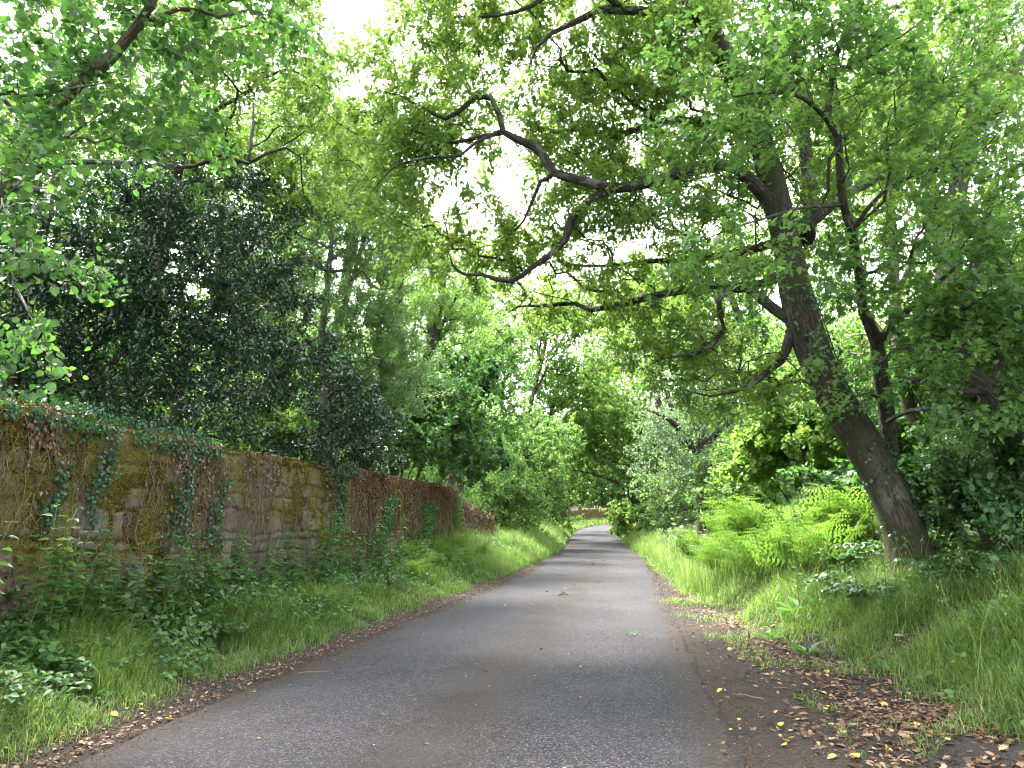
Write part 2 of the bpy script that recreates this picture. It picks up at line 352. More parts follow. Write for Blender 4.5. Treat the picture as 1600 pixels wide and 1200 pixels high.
# ------------------------------------------------------------------ trees
DENS = 6.5; KM = 2.4
def V(u, v, Y, ru, rv, rY, w=1.0):
    return (at(u, v, Y), np.array([ru * Y / F, rY, rv * Y / F]), w)
def px(pts):
    return np.array([[*at(u, v, Y), r] for u, v, Y, r in pts])
def sample_vols(vols, dens, clump, sig):
    out = []
    for c, r, w in vols:
        A = np.pi * (r[0] * r[2] + r[0] * r[1] + r[1] * r[2]) / 3 ** 1
        n = max(6, int(DENS * dens * w * A)); nc = max(2, n // clump)
        ctr = rnd_unit(nc) * (rng.random(nc) ** (1 / 2.4))[:, None] * r
        q = np.repeat(ctr, clump, 0)
        q = q + rng.normal(size=q.shape) * sig * [1, 1, .7]
        out.append(q + c)
    return np.concatenate(out)
def grow(limbs, vols, dens=4, clump=7, sig=.28, bf=.25, tipr=.004, pw=.46, step=.22, zmin=None, seg=.22, gnarl=.13):
    pos = []; par = []; rad = []; lid = []; pl = []
    for li, Lb in enumerate(limbs):
        C_ = catmull(Lb, step)
        if gnarl and li:
            C_[1:, :3] += np.cumsum(rng.normal(size=(len(C_) - 1, 3)) * .012, 0) * np.minimum(1, np.arange(1, len(C_)) / 4)[:, None] * .6
        first = True; base = len(pos)
        for q in C_:
            if first:
                if li == 0: p_ = -1; l_ = 0
                else:
                    A = np.array(pos); dd = np.linalg.norm(A - q[:3], axis=1); p_ = int(np.argmin(dd)); l_ = pl[p_] + dd[p_]
                    if dd[p_] > step * 1.5:   # bridge
                        D0 = dd[p_]; m = int(D0 / step) + 1; a0 = A[p_]; l_ = pl[p_] + D0
                        for k in range(1, m):
                            tt = k / m; pos.append(a0 + (q[:3] - a0) * tt + np.array([0, 0, .06 * D0 * math.sin(math.pi * tt)])); par.append(p_); rad.append(q[3]); lid.append(li); pl.append(pl[p_] + D0 / m); p_ = len(pos) - 1
                first = False
            else:
                p_ = len(pos) - 1; l_ = pl[p_] + np.linalg.norm(q[:3] - pos[p_])
            pos.append(q[:3]); par.append(p_); rad.append(q[3]); lid.append(li); pl.append(l_)
    P = sample_vols(vols, dens, clump, sig); N = len(P); S = np.array(pos); SL = np.array(pl)
    ok = np.ones(len(S), bool) if zmin is None else S[:, 2] > zmin
    ids = np.where(ok)[0]
    best = np.full(N, 1e9); bp = np.zeros(N, int)
    for a in range(0, N, 500):
        D = np.linalg.norm(P[a:a + 500, None] - S[None, ids], axis=2); Cc = D + bf * SL[None, ids]
        j = np.argmin(Cc, 1); best[a:a + 500] = Cc[np.arange(len(j)), j]; bp[a:a + 500] = ids[j]
    pos = [np.array(p) for p in pos]; live = np.ones(N, bool); plen = list(pl)
    for _ in range(N):
        i = int(np.argmin(np.where(live, best, 1e9))); live[i] = False
        a = pos[bp[i]]; b = P[i]; l = np.linalg.norm(b - a); m = max(1, int(round(l / seg))); pr = int(bp[i])
        off = rng.normal(size=3) * gnarl * l
        for k in range(1, m + 1):
            tt = k / m; q = a + (b - a) * tt + off * math.sin(math.pi * tt) + (rng.normal(size=3) * .02 if k < m else 0)
            pos.append(q); par.append(pr); rad.append(-1); lid.append(-1); plen.append(plen[pr] + l / m); pr = len(pos) - 1
        d = np.linalg.norm(P - b, axis=1) + bf * plen[pr]
        u = live & (d < best); best[u] = d[u]; bp[u] = pr
    pos = np.array(pos); par = np.array(par); rad = np.array(rad, float); lid = np.array(lid); n = len(pos)
    w = np.zeros(n); hasc = np.zeros(n, bool); hasc[par[par >= 0]] = True; w[~hasc] = 1
    for i in range(n - 1, 0, -1):
        if par[i] >= 0: w[par[i]] += w[i]
    pr_ = rad < 0; rad[pr_] = tipr * w[pr_] ** pw
    for i in range(n):
        if pr_[i] and par[i] >= 0: rad[i] = min(rad[i], rad[par[i]] * .85 if not pr_[par[i]] else rad[par[i]])
    return dict(pos=pos, par=par, rad=rad, lid=lid, w=w, proc=pr_)
def skel_tubes(sk, sel, mb, rough=.12, minr=.0):
    pos, par, rad, lid = sk['pos'], sk['par'], sk['rad'], sk['lid']; n = len(pos)
    main = np.full(n, -1); best = np.full(n, -1.)
    for i in range(n):
        p = par[i]
        if p >= 0 and sel[i]:
            same = lid[i] == lid[p]
            sc = rad[i] + (10 if same and lid[i] >= 0 else 0)
            if lid[p] >= 0 and not same: continue
            if sc > best[p]: best[p] = sc; main[p] = i
    for i in range(n):
        if not sel[i]: continue
        p = par[i]
        if p >= 0 and main[p] == i and sel[p]: continue
        ch = [i]; 
        while main[ch[-1]] >= 0: ch.append(main[ch[-1]])
        if p >= 0: idx = [p] + ch
        else: idx = ch
        idx = np.array(idx); R = rad[idx].copy()
        if p >= 0: R[0] = min(R[0], R[1] * 1.35)
        mx = R.max()
        if mx < minr or len(idx) < 2: continue
        k = 30 if mx > .24 else 18 if mx > .15 else 10 if mx > .06 else 6 if mx > .02 else 4 if mx > .008 else 3
        if lid[i] >= 0: R[-1] *= .6
        tube(mb, pos[idx], R, k, rng.random(), rough if mx > .05 else 0, int(i) % 97)
def skel_leaves(sk, mb, tmpl, size, K, spread=.12, wmax=2, droop=-.15, flat=1.3, jit=.36, minw=0):
    s = np.where(sk['proc'] & (sk['w'] <= wmax))[0]
    s = np.repeat(s, int(round(K * KM))); N = len(s)
    s = s[rng.random(N) < .9]; N = len(s)
    p = sk['pos'][s]; e = unit(p - sk['pos'][sk['par'][s]])
    back = rng.random(N)[:, None]
    p = p - (p - sk['pos'][sk['par'][s]]) * back * .8 + rng.normal(size=(N, 3)) * spread * .5
    d = rnd_unit(N) + e * .7 + [0, 0, droop]
    nr = rng.normal(size=(N, 3)) * .7 + [0, 0, flat]
    cl = _h(np.floor(p[:, 0] / .7).astype(int), np.floor(p[:, 1] / .7).astype(int), np.floor(p[:, 2] / .6).astype(int), 5)
    leaves(mb, p, d, nr, size * (1 + jit * rng.normal(size=N)).clip(.5, 1.6), tmpl, (.65 * rng.random(N) + .35 * cl).clip(0, 1))
    return N
STAT = []

def tree(name, label, cat, limbs, vols, leaf, lmat, bark, size, K, base=None, group=None, limbparts=False, minr=0, tw=None, wmax=2, droop=-.15, flat=1.3, spread=.12, rough=.12, crown='crown', trunk='trunk', **kw):
    limbs = [np.asarray(l, float) for l in limbs]
    base = limbs[0][0, :3].copy() if base is None else np.asarray(base, float)
    limbs = [np.concatenate([l[:, :3] - base, l[:, 3:]], 1) for l in limbs]; vols = [(c - base, r, w) for c, r, w in vols]
    sk = grow(limbs, vols, **kw)
    root = empty(name, label, cat, base, group)
    mb = MB(); own = (sk['lid'] <= 0) if limbparts else np.ones(len(sk['pos']), bool)
    skel_tubes(sk, own, mb, rough, minr); link(trunk, mb.mesh(name + '_' + trunk, bark), root)
    if limbparts:
        for li in range(1, len(limbs)):
            mb = MB(); skel_tubes(sk, sk['lid'] == li, mb, rough); 
            if mb.n: link('limb', mb.mesh('limb', limbparts), root)
    mb = MB(); N = skel_leaves(sk, mb, leaf, size, K, spread, wmax, droop, flat)
    link(crown, mb.mesh(name + '_' + crown, lmat), root)
    STAT.append((name, len(sk['pos']), N))
    return root
# ================================================================== TREES
def gz(x, y): return float(ground(np.array([x]), np.array([y]))[0])
def onground(p): q = np.array(p, float); q[2] = gz(q[0], q[1]) - .05; return q

# ---- the leaning oak over the lane
trunk = px([(1432, 905, 10.3, 0.378), (1424, 872, 10.3, 0.297), (1402, 800, 10.2, 0.239), (1346, 690, 10.1, 0.230), (1293, 595, 9.9, 0.225), (1258, 505, 9.8, 0.239), (1243, 450, 9.75, 0.207), (1232, 390, 9.7, 0.180), (1206, 275, 9.6, 0.180), (1176, 180, 9.5, 0.167), (1132, 85, 9.4, 0.149), (1085, 5, 9.3, 0.135), (1040, -90, 9.2, 0.117), (985, -220, 9, 0.090), (930, -360, 8.8, 0.045)])
trunk[0, 2] = gz(*trunk[0, :2]) - .15
oak_limbs = [trunk,
    px([(1225, 345, 9.7, .10), (1150, 262, 9.4, .085), (1081, 265, 9.2, .08), (1020, 283, 9.1, .078), (965, 290, 9.0, .075), (915, 280, 8.9, .062), (868, 268, 8.8, .06), (852, 243, 8.8, .056), (837, 229, 8.7, .055), (805, 217, 8.6, .05), (787, 206, 8.6, .045), (783, 182, 8.6, .042), (768, 152, 8.5, .04), (745, 152, 8.5, .036), (718, 175, 8.4, .03), (695, 187, 8.4, .025), (661, 172, 8.4, .02), (624, 154, 8.3, .014), (590, 146, 8.3, .008)]),
    px([(787, 207, 8.6, .036), (748, 215, 8.7, .03), (690, 228, 8.8, .024), (640, 230, 8.9, .018), (598, 224, 9, .010)]),
    px([(775, 208, 8.6, .03), (742, 224, 8.5, .026), (718, 244, 8.4, .022), (680, 246, 8.3, .018), (618, 258, 8.2, .013), (578, 302, 8.2, .007)]),
    px([(958, 291, 9.0, .065), (925, 312, 9.1, .058), (895, 342, 9.2, .054), (884, 378, 9.2, .05), (852, 408, 9.3, .045), (831, 422, 9.3, .042), (800, 443, 9.4, .038), (775, 439, 9.4, .033), (753, 431, 9.5, .028), (728, 432, 9.5, .022), (706, 415, 9.6, .015), (699, 390, 9.6, .007)]),
    px([(868, 269, 8.8, .04), (854, 280, 8.9, .035), (846, 283, 8.9, .028), (832, 318, 9, .022), (820, 346, 9, .018), (803, 366, 9.1, .012), (762, 386, 9.1, .006)]),
    px([(1234, 425, 9.75, .09), (1170, 450, 10, .065), (1090, 452, 10.3, .06), (1006, 467, 10.5, .055), (981, 473, 10.6, .05), (950, 481, 10.6, .046), (919, 485, 10.7, .04), (894, 475, 10.8, .034), (840, 476, 10.9, .025), (806, 476, 11, .016), (780, 492, 11, .008)]),
    px([(1229, 375, 9.7, .07), (1130, 398, 10.2, .05), (1000, 408, 10.6, .036), (956, 412, 10.7, .03), (897, 413, 10.8, .022), (853, 401, 10.9, .012)]),
    px([(1085, 20, 9.3, .09), (1055, 19, 9.2, .075), (976, 15, 9.0, .06), (931, 19, 8.9, .05), (894, 37, 8.8, .042), (862, 50, 8.7, .033), (838, 74, 8.6, .022), (828, 100, 8.5, .010)]),
    px([(976, 15, 9.0, .045), (900, -30, 8.6, .04), (830, 10, 8.4, .03), (775, 25, 8.3, .02), (690, 30, 8.2, .01)]),
    px([(1185, 205, 9.5, .07), (1060, 190, 9.8, .06), (965, 214, 10, .05), (931, 210, 10, .045), (897, 203, 10, .036), (870, 207, 10, .03), (843, 198, 10, .024), (819, 186, 10, .018), (790, 185, 10, .008)]),
    px([(1236, 520, 9.8, .075), (1222, 565, 9.8, .055), (1203, 581, 9.7, .045), (1178, 606, 9.6, .03), (1120, 622, 9.5, .016), (1070, 610, 9.4, .007)]),
    px([(1240, 505, 9.8, .09), (1205, 480, 9.8, .075), (1160, 447, 9.8, .06), (1122, 470, 9.9, .05), (1130, 515, 10, .042), (1112, 540, 10, .036), (1076, 556, 10.1, .026), (1034, 561, 10.2, .014), (1005, 578, 10.2, .006)]),
    px([(1262, 352, 9.75, .085), (1307, 313, 9.9, .075), (1356, 288, 10.1, .07), (1400, 258, 10.3, .055), (1405, 205, 10.4, .035), (1420, 130, 10.5, .02)]),
    px([(1262, 370, 9.75, .11), (1268, 300, 10.1, .10), (1256, 220, 10.3, .085), (1252, 150, 10.5, .07), (1240, 50, 10.6, .05), (1225, -80, 10.6, .03)]),
    px([(1120, 70, 9.4, .07), (1105, 30, 9.7, .06), (1110, -40, 10, .05), (1150, -150, 10.2, .03)]),
]
oak_vols = [V(700, 60, 9.2, 130, 95, 1.3), V(640, 150, 9.2, 95, 90, 1.2), V(900, 85, 9.8, 190, 85, 1.6), V(1080, 70, 10.2, 170, 110, 2.0), V(690, 215, 9.2, 110, 70, 1.0), V(600, 255, 9.0, 60, 60, .8),
    V(880, 200, 10.0, 120, 60, 1.2), V(1020, 190, 10.2, 130, 90, 1.4), V(930, 350, 10.0, 120, 60, 1.1), V(800, 370, 10.0, 90, 70, 1.0), V(740, 405, 10.2, 80, 60, .9), V(1060, 340, 10.2, 110, 80, 1.4), V(1010, 450, 11.0, 140, 55, 1.2), V(880, 470, 11.4, 90, 40, .9), V(1090, 540, 10.6, 130, 65, 1.2),
    V(1160, 610, 10.3, 80, 40, .8), V(1190, 250, 10.6, 130, 170, 1.6), V(1330, 250, 11.0, 140, 150, 1.4), V(950, -110, 9.6, 330, 110, 2.2, .8), V(1200, -150, 10.6, 240, 130, 2.2, .6), V(760, -60, 8.8, 150, 70, 1.5), V(640, 320, 9.4, 80, 55, 1.1), V(910, 265, 10.2, 90, 55, 1.0), V(560, 160, 9.2, 60, 70, 1.0, .8)]
oak = tree('oak_tree', 'big leaning oak with mossy ridged trunk and crooked limbs arching over the lane', 'tree', oak_limbs, oak_vols, 'oak', M['oak_leaf'], M['oak_bark'], .08, 14, limbparts=M['limb_bark'], dens=11.0, clump=7, sig=.27, bf=.18, tipr=.0035, zmin=2.6, gnarl=.16, rough=.2)

b_ = trunk[0, :3]; tl = catmull(trunk[:7], .05); n_ = 1500; q_ = tl[(rng.random(n_) ** 1.3 * (len(tl) - 1)).astype(int)]; a_ = rng.normal(size=n_) * 1.1 - .4
p_ = q_[:, :3] + np.stack([np.cos(a_), np.sin(a_), rng.normal(size=n_) * .2], 1) * (q_[:, 3:] * 1.1 + .02 + .05 * rng.random((n_, 1)))
kk = fbm(p_ * 2.2, 3, 141) > -.05; p_ = p_[kk]; a_ = a_[kk]; n_ = len(p_); root = empty('ivy', 'thin ivy creeping up the shaded side of the leaning oak trunk', 'ivy', b_); mb = MB()
leaves(mb, p_ - b_, rng.normal(size=(n_, 3)) * .5 + [0, -.3, -.4], np.stack([np.cos(a_), np.sin(a_), .4 + 0 * a_], 1) + rng.normal(size=(n_, 3)) * .4, .055 * rng.uniform(.6, 1.3, n_), 'ivy', rng.random(n_)); link('foliage', mb.mesh('ivy_foliage', M['ivy_leaf']), root)
mb = MB()
for k in range(4): tube(mb, tl[::6, :3] + np.array([math.cos(-1.2 + .5 * k), math.sin(-1.2 + .5 * k), 0]) * (tl[::6, 3:] * 1.03) - b_, np.linspace(.012, .004, len(tl[::6])), 5, .3)
link('stems', mb.mesh('ivy_stems', M['dark_bark']), root)
# ---- slim field maple standing in front of the oak's crown
mp = px([(1412, 860, 11, .13), (1398, 760, 10.8, .11), (1386, 650, 10.5, .105), (1376, 580, 10.2, .10), (1368, 530, 10, .09), (1350, 488, 9.7, .07), (1343, 430, 9.3, .062), (1330, 360, 8.8, .055), (1318, 320, 8.2, .05), (1312, 260, 8.1, .047), (1309, 212, 8, .044), (1294, 188, 7.9, .04), (1302, 110, 7.8, .034), (1316, 60, 7.7, .03), (1345, 10, 7.6, .022), (1365, -60, 7.5, .012)])
mp[0, 2] = gz(*mp[0, :2]) - .1
maple_limbs = [mp,
    px([(1374, 535, 10, .065), (1400, 500, 9.8, .055), (1440, 462, 9.5, .04), (1490, 420, 9.2, .022), (1540, 390, 9, .01)]),
    px([(1294, 190, 7.9, .03), (1270, 165, 7.6, .025), (1235, 148, 7.3, .02), (1190, 150, 7, .014), (1120, 160, 6.8, .007)]),
    px([(1310, 230, 8, .03), (1295, 250, 8, .02), (1292, 300, 8.1, .02), (1280, 330, 8.2, .014)]),
    px([(1330, 360, 8.3, .03), (1380, 300, 8.1, .022), (1450, 265, 7.9, .015), (1560, 250, 7.7, .008)]),
    px([(1318, 320, 8.2, .022), (1240, 330, 7.6, .016), (1170, 350, 7.3, .01), (1090, 380, 7.1, .006)]),
    px([(1302, 110, 7.8, .025), (1335, 100, 7.6, .02), (1400, 60, 7.4, .012), (1450, 20, 7.2, .006)]),
    px([(1385, 660, 10.5, .04), (1420, 640, 9.6, .03), (1480, 632, 8.3, .016), (1540, 640, 8.1, .008)]),
    px([(1384, 640, 10.4, .03), (1360, 615, 9.4, .02), (1330, 620, 8.2, .012)]),
]
maple_vols = [V(1120, 165, 7.0, 110, 75, .8), V(1080, 260, 7.2, 80, 70, .6, .8), V(1210, 80, 7.3, 120, 80, .8), V(1330, 60, 7.6, 110, 90, .8), V(1470, 120, 7.6, 110, 110, .9), V(1230, 200, 7.6, 110, 70, .7, .7), V(1400, 220, 8, 110, 80, .7, .8), V(1530, 300, 7.8, 100, 110, .9), V(1160, 400, 7.3, 110, 60, .7), V(1420, 400, 8.2, 120, 80, .8), V(1540, 470, 8.4, 90, 90, .8), V(1340, 470, 8.2, 60, 60, .6, .7), V(1440, 560, 8.4, 90, 60, .7, .7), V(1500, 640, 8.2, 80, 40, .5, .6), V(1330, 610, 8.2, 40, 30, .4, .6), V(1300, -80, 7.4, 250, 90, 1.2, .6)]
tree('maple_tree', 'slim forked maple with thin dark stem rising just behind the leaning oak trunk', 'tree', maple_limbs, maple_vols, 'maple', M['maple_leaf'], M['dark_bark'], .062, 8, dens=9, clump=7, sig=.26, bf=.25, tipr=.003, zmin=2.4, flat=2.2, gnarl=.10)

# ---- trees behind on the right
def base_limb(pts):
    L_ = px(pts); L_[0, 2] = gz(*L_[0, :2]) - .1; return L_
tree('oak_tree', 'pale grey oak trunk high at the upper right corner behind the maple leaves', 'tree',
     [base_limb([(1462, 760, 13, .20), (1468, 560, 13, .185), (1480, 430, 13, .175), (1496, 300, 13, .17), (1512, 215, 13, .165), (1532, 110, 12.8, .16), (1556, 10, 12.6, .14), (1575, -120, 12.4, .12)]),
      px([(1512, 215, 13, .12), (1560, 170, 12.6, .1), (1600, 90, 12.2, .07), (1680, 10, 12, .04)]), px([(1505, 260, 13, .1), (1450, 200, 12.6, .07), (1400, 130, 12.4, .04)])],
     [V(1480, 60, 12.5, 140, 150, 1.8), V(1600, 180, 12, 120, 190, 1.8), V(1560, -160, 12, 220, 130, 2.2), V(1400, 200, 13.5, 120, 140, 1.5), V(1560, 400, 13.5, 120, 80, 1.5)],
     'oak', M['oak_leaf'], M['grey_bark'], .105, 8, dens=6, clump=8, sig=.3, zmin=4, rough=.15)
tree('alder_tree', 'dark trunk slanting up out of the thicket at the right edge', 'tree',
     [base_limb([(1720, 830, 9, .17), (1640, 720, 9, .15), (1590, 660, 9, .135), (1540, 605, 9, .12), (1505, 570, 9, .105), (1503, 520, 9, .09), (1512, 470, 9, .075), (1530, 380, 9, .05), (1560, 280, 9, .03)]),
      px([(1505, 570, 9, .05), (1487, 556, 8.9, .04), (1450, 540, 8.8, .03), (1400, 545, 8.6, .016), (1370, 570, 8.5, .008)]), px([(1560, 620, 9, .07), (1562, 560, 9.3, .06), (1558, 500, 9.5, .045), (1575, 420, 9.6, .03)]),
      px([(1545, 612, 9, .05), (1480, 610, 8.7, .035), (1430, 595, 8.5, .022), (1395, 590, 8.4, .01)]), px([(1600, 670, 9, .05), (1640, 560, 8.6, .03), (1660, 480, 8.4, .015)])],
     [V(1560, 500, 9.2, 110, 80, 1.0), V(1640, 420, 9, 90, 120, 1.2), V(1480, 500, 8.8, 90, 60, .8, .7), V(1620, 600, 8.6, 90, 60, .8)],
     'broad', M['maple_leaf'], M['dark_bark'], .075, 8, dens=9, clump=7, sig=.2, zmin=2.2)
tree('ash_tree', 'thin mottled trunk leaning in the shade behind the oak and maple stems', 'tree',
     [base_limb([(1500, 800, 12.5, .13), (1450, 700, 12.5, .115), (1422, 640, 12.5, .105), (1405, 560, 12.5, .10), (1398, 470, 12.6, .095), (1392, 350, 12.8, .1), (1380, 200, 13, .07), (1360, 20, 13, .04)]),
      px([(1398, 470, 12.6, .06), (1440, 380, 13, .04), (1500, 300, 13.4, .02)]), px([(1405, 560, 12.5, .05), (1350, 480, 13, .035), (1310, 440, 13.2, .02)])],
     [V(1330, 420, 13.5, 110, 90, 1.6), V(1440, 330, 13.5, 110, 110, 1.6), V(1350, 120, 13.5, 150, 130, 1.8), V(1310, 560, 14, 70, 70, 1.2, .8)],
     'lance', M['wood_leaf'], M['grey_bark'], .085, 10, dens=6, clump=8, sig=.28, zmin=3.5)

def shrub(name, label, cat, ctrs, leaf, lmat, bark, size, K, stems=6, base=None, **kw):
    """multi-stemmed bush: stems fan out of one base into the crown volumes"""
    c0 = sum(c for c, r, w in ctrs) / len(ctrs); zlow = min(c[2] - r[2] for c, r, w in ctrs)
    b = np.array([c0[0], c0[1], 0]) if base is None else np.array([base[0], base[1], 0.]); b[2] = gz(b[0], b[1]) - .05
    Ls = []
    for k in range(stems):
        c, r, w = ctrs[k % len(ctrs)]; tip = c + rnd_unit(1)[0] * r * .55; s = b + rng.normal(size=3) * [.12, .12, 0]
        mid = s + (tip - s) * .5 + rng.normal(size=3) * .12 + [0, 0, .12 * np.linalg.norm(tip - s)]
        rr = .012 + .006 * np.linalg.norm(tip - s)
        Ls.append(np.array([[*s, rr], [*mid, rr * .7], [*tip, rr * .3]]))
    Ls[0][0, :3] = b
    return tree(name, label, cat, Ls, ctrs, leaf, lmat, bark, size, K, base=b, crown='foliage', trunk='stems', **kw)

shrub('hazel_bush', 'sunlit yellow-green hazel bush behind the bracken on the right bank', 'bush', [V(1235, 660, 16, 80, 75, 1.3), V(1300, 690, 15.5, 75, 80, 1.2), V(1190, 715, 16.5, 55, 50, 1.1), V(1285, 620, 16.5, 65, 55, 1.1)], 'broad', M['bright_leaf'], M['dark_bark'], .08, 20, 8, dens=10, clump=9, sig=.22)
shrub('bramble_thicket', 'dark tangled bramble thicket filling the shaded bank at the right edge', 'bush', [V(1520, 720, 10.2, 90, 55, .9), V(1600, 690, 9.6, 90, 60, .9), V(1470, 770, 10.6, 60, 45, .7), V(1580, 790, 9.6, 90, 45, .8)], 'oval', M['bramble_leaf'], M['dark_bark'], .075, 22, 12, dens=12, clump=7, sig=.2)
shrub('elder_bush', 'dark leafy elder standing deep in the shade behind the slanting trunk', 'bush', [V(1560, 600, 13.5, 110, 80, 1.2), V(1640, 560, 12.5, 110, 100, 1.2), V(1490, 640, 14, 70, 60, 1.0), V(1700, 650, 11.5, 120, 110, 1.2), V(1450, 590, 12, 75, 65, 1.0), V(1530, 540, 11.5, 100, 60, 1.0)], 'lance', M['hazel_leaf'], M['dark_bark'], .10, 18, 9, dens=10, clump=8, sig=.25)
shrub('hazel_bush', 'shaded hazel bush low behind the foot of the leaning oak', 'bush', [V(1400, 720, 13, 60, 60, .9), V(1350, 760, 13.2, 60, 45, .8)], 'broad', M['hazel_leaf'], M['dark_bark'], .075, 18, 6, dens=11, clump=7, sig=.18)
tree('hawthorn_tree', 'silvery green hawthorn with ivy-darkened trunk on the right of the lane', 'tree',
     [base_limb([(1100, 818, 27, .30), (1100, 770, 27, .26), (1095, 700, 27, .22), (1100, 620, 27, .12), (1110, 560, 27, .05)]), px([(1098, 720, 27, .14), (1050, 660, 26.5, .09), (1010, 640, 26, .04)]), px([(1096, 700, 27, .13), (1150, 650, 27, .08), (1190, 620, 27, .03)])],
     [V(1100, 640, 27, 95, 75, 2.4), V(1050, 690, 26.5, 70, 55, 1.8), V(1160, 660, 27, 75, 75, 2.2), V(1120, 730, 26.5, 85, 35, 1.8, .9), V(1080, 560, 27.5, 80, 50, 2)],
     'oval', M['pale_leaf'], M['dark_bark'], .085, 9, dens=5, clump=9, sig=.35, zmin=2.2, seg=.4)
tree('hawthorn_tree', 'ivy-clad leaning tree arching its low branch over the far bend', 'tree',
     [base_limb([(1003, 828, 62, .42), (998, 800, 62, .38), (985, 768, 62, .30), (990, 735, 62, .24), (1000, 680, 62, .16), (1010, 620, 62, .1)]), px([(986, 770, 62, .16), (960, 752, 61.5, .13), (935, 744, 61, .10), (912, 738, 61, .07), (890, 735, 61, .04)]), px([(988, 738, 62, .14), (940, 712, 61, .1), (910, 700, 61, .05)]), px([(985, 772, 62, .13), (1020, 740, 62, .1), (1050, 730, 62, .05)])],
     [V(985, 690, 62, 85, 50, 4, 1.3), V(920, 690, 61.5, 65, 40, 3.5, 1.3), V(1040, 740, 61, 55, 55, 3.5, 1.3), V(1000, 620, 62, 100, 60, 5), V(945, 650, 61, 60, 40, 3.5), V(1040, 785, 60, 40, 32, 2.5, 1.3), V(1012, 780, 61, 22, 36, 1.5, 1.3), V(985, 745, 61, 26, 22, 1.6, 1.2), V(905, 725, 60, 30, 14, 2)],
     'oval', M['bright_leaf'], M['dark_bark'], .15, 13, dens=2.4, clump=9, sig=.6, zmin=2.0, seg=.8)

# ---- left side, behind the wall
hz = np.array([[-7.4, 5.6, .9, .09], [*at(-70, 480, 6.2), .075], [*at(0, 300, 6.0), .068], [*at(50, 205, 5.9), .064], [*at(115, 138, 5.8), .068], [*at(165, 98, 5.7), .058], [*at(208, 48, 5.6), .048], [*at(236, 8, 5.5), .04], [*at(262, -70, 5.4), .02]])
tree('hazel_tree', 'large-leaved hazel whose pale branch sweeps across the top left corner', 'tree',
     [hz, px([(20, 170, 5.9, .03), (-10, 140, 5.6, .03)]), px([(60, 200, 5.9, .022), (55, 170, 5.6, .02), (25, 142, 5.4, .022), (-40, 150, 5.2, .02)]), px([(30, 150, 5.4, .016), (80, 147, 5.3, .013), (130, 140, 5.2, .010), (172, 133, 5.1, .005)]),
      px([(25, 265, 6, .022), (80, 230, 5.7, .016), (150, 185, 5.5, .008)]), px([(208, 48, 5.6, .03), (277, 12, 5.8, .025), (338, 22, 6, .02), (386, 13, 6.2, .014), (432, 28, 6.4, .007)]), px([(115, 138, 5.8, .03), (190, 80, 6, .025), (200, 55, 6, .01)]),
      px([(10, 330, 5.9, .018), (50, 380, 5.5, .01), (60, 430, 5.4, .006)]), px([(20, 440, 6, .016), (60, 520, 5.8, .01)])],
     [V(100, 50, 5.6, 120, 70, .7), V(250, 60, 5.9, 100, 60, .6), V(40, 130, 5.2, 80, 70, .6), V(190, 160, 5.5, 90, 50, .5, .8), V(270, 180, 5.9, 70, 50, .5, .7), V(20, 300, 5.3, 55, 80, .5, .9), V(60, 420, 5.4, 55, 50, .35, .9), V(30, 560, 5.8, 50, 40, .4, .8), V(380, 40, 6.4, 80, 45, .5), V(150, -70, 5.5, 260, 60, 1.0, .6), V(75, 260, 5.6, 50, 40, .4, .7)],
     'broad', M['hazel_leaf'], M['grey_bark'], .064, 10, dens=11, clump=6, sig=.25, bf=.25, zmin=2.7, spread=.16, droop=-.45)
tree('holly_tree', 'dark glossy holly crowding over the near part of the wall', 'tree',
     [np.array([[-8.2, 8.6, .9, .2], [-8.1, 8.6, 3, .17], [-8.0, 8.7, 5.5, .1], [-7.9, 8.8, 7, .04]]), px([(-60, 300, 8.8, 0.045), (60, 258, 8.8, 0.042), (150, 253, 8.8, 0.039), (220, 256, 8.9, 0.036), (305, 258, 9, 0.030), (345, 240, 9, 0.027), (385, 252, 9.1, 0.025), (412, 236, 9.2, 0.022), (443, 227, 9.3, 0.018), (466, 243, 9.4, 0.014), (468, 280, 9.5, 0.011), (478, 318, 9.6, 0.005)]), px([(388, 250, 9.1, .03), (395, 195, 9.3, .022), (397, 155, 9.4, .01)])],
     [V(110, 380, 8.4, 130, 100, 1.0), V(60, 520, 8.6, 110, 90, 1.1), V(220, 470, 8.8, 120, 110, 1.1), V(200, 600, 9.0, 140, 60, .9), V(320, 380, 9.3, 110, 80, 1.0), V(330, 520, 9.6, 90, 90, 1.0), V(240, 320, 9, 130, 50, .9), V(-80, 420, 8, 110, 190, 1.2, .7)],
     'holly', M['holly_leaf'], M['dark_bark'], .07, 15, dens=14, clump=8, sig=.22, bf=.3, tipr=.003, zmin=1.8)
tree('holly_tree', 'second glossy holly with small dark leaves further along behind the wall', 'tree',
     [np.array([[-8.3, 12.8, 1.2, .16], [-8.2, 12.8, 3.5, .12], [-8.1, 12.8, 5.5, .05]])],
     [V(420, 430, 12.2, 75, 90, 1.0), V(450, 560, 12.6, 75, 70, 1.0), V(380, 620, 12.0, 95, 45, .9), V(540, 640, 14.5, 80, 55, 1.2), V(330, 665, 10.8, 70, 22, .6, 1.4), V(450, 700, 13.4, 70, 22, .7, 1.4), V(560, 700, 16.5, 70, 25, .8, 1.4), V(410, 330, 12.4, 75, 60, 1.0, .8)],
     'holly', M['holly_leaf'], M['dark_bark'], .075, 14, dens=12, clump=8, sig=.25, bf=.3, tipr=.003, zmin=2.0)
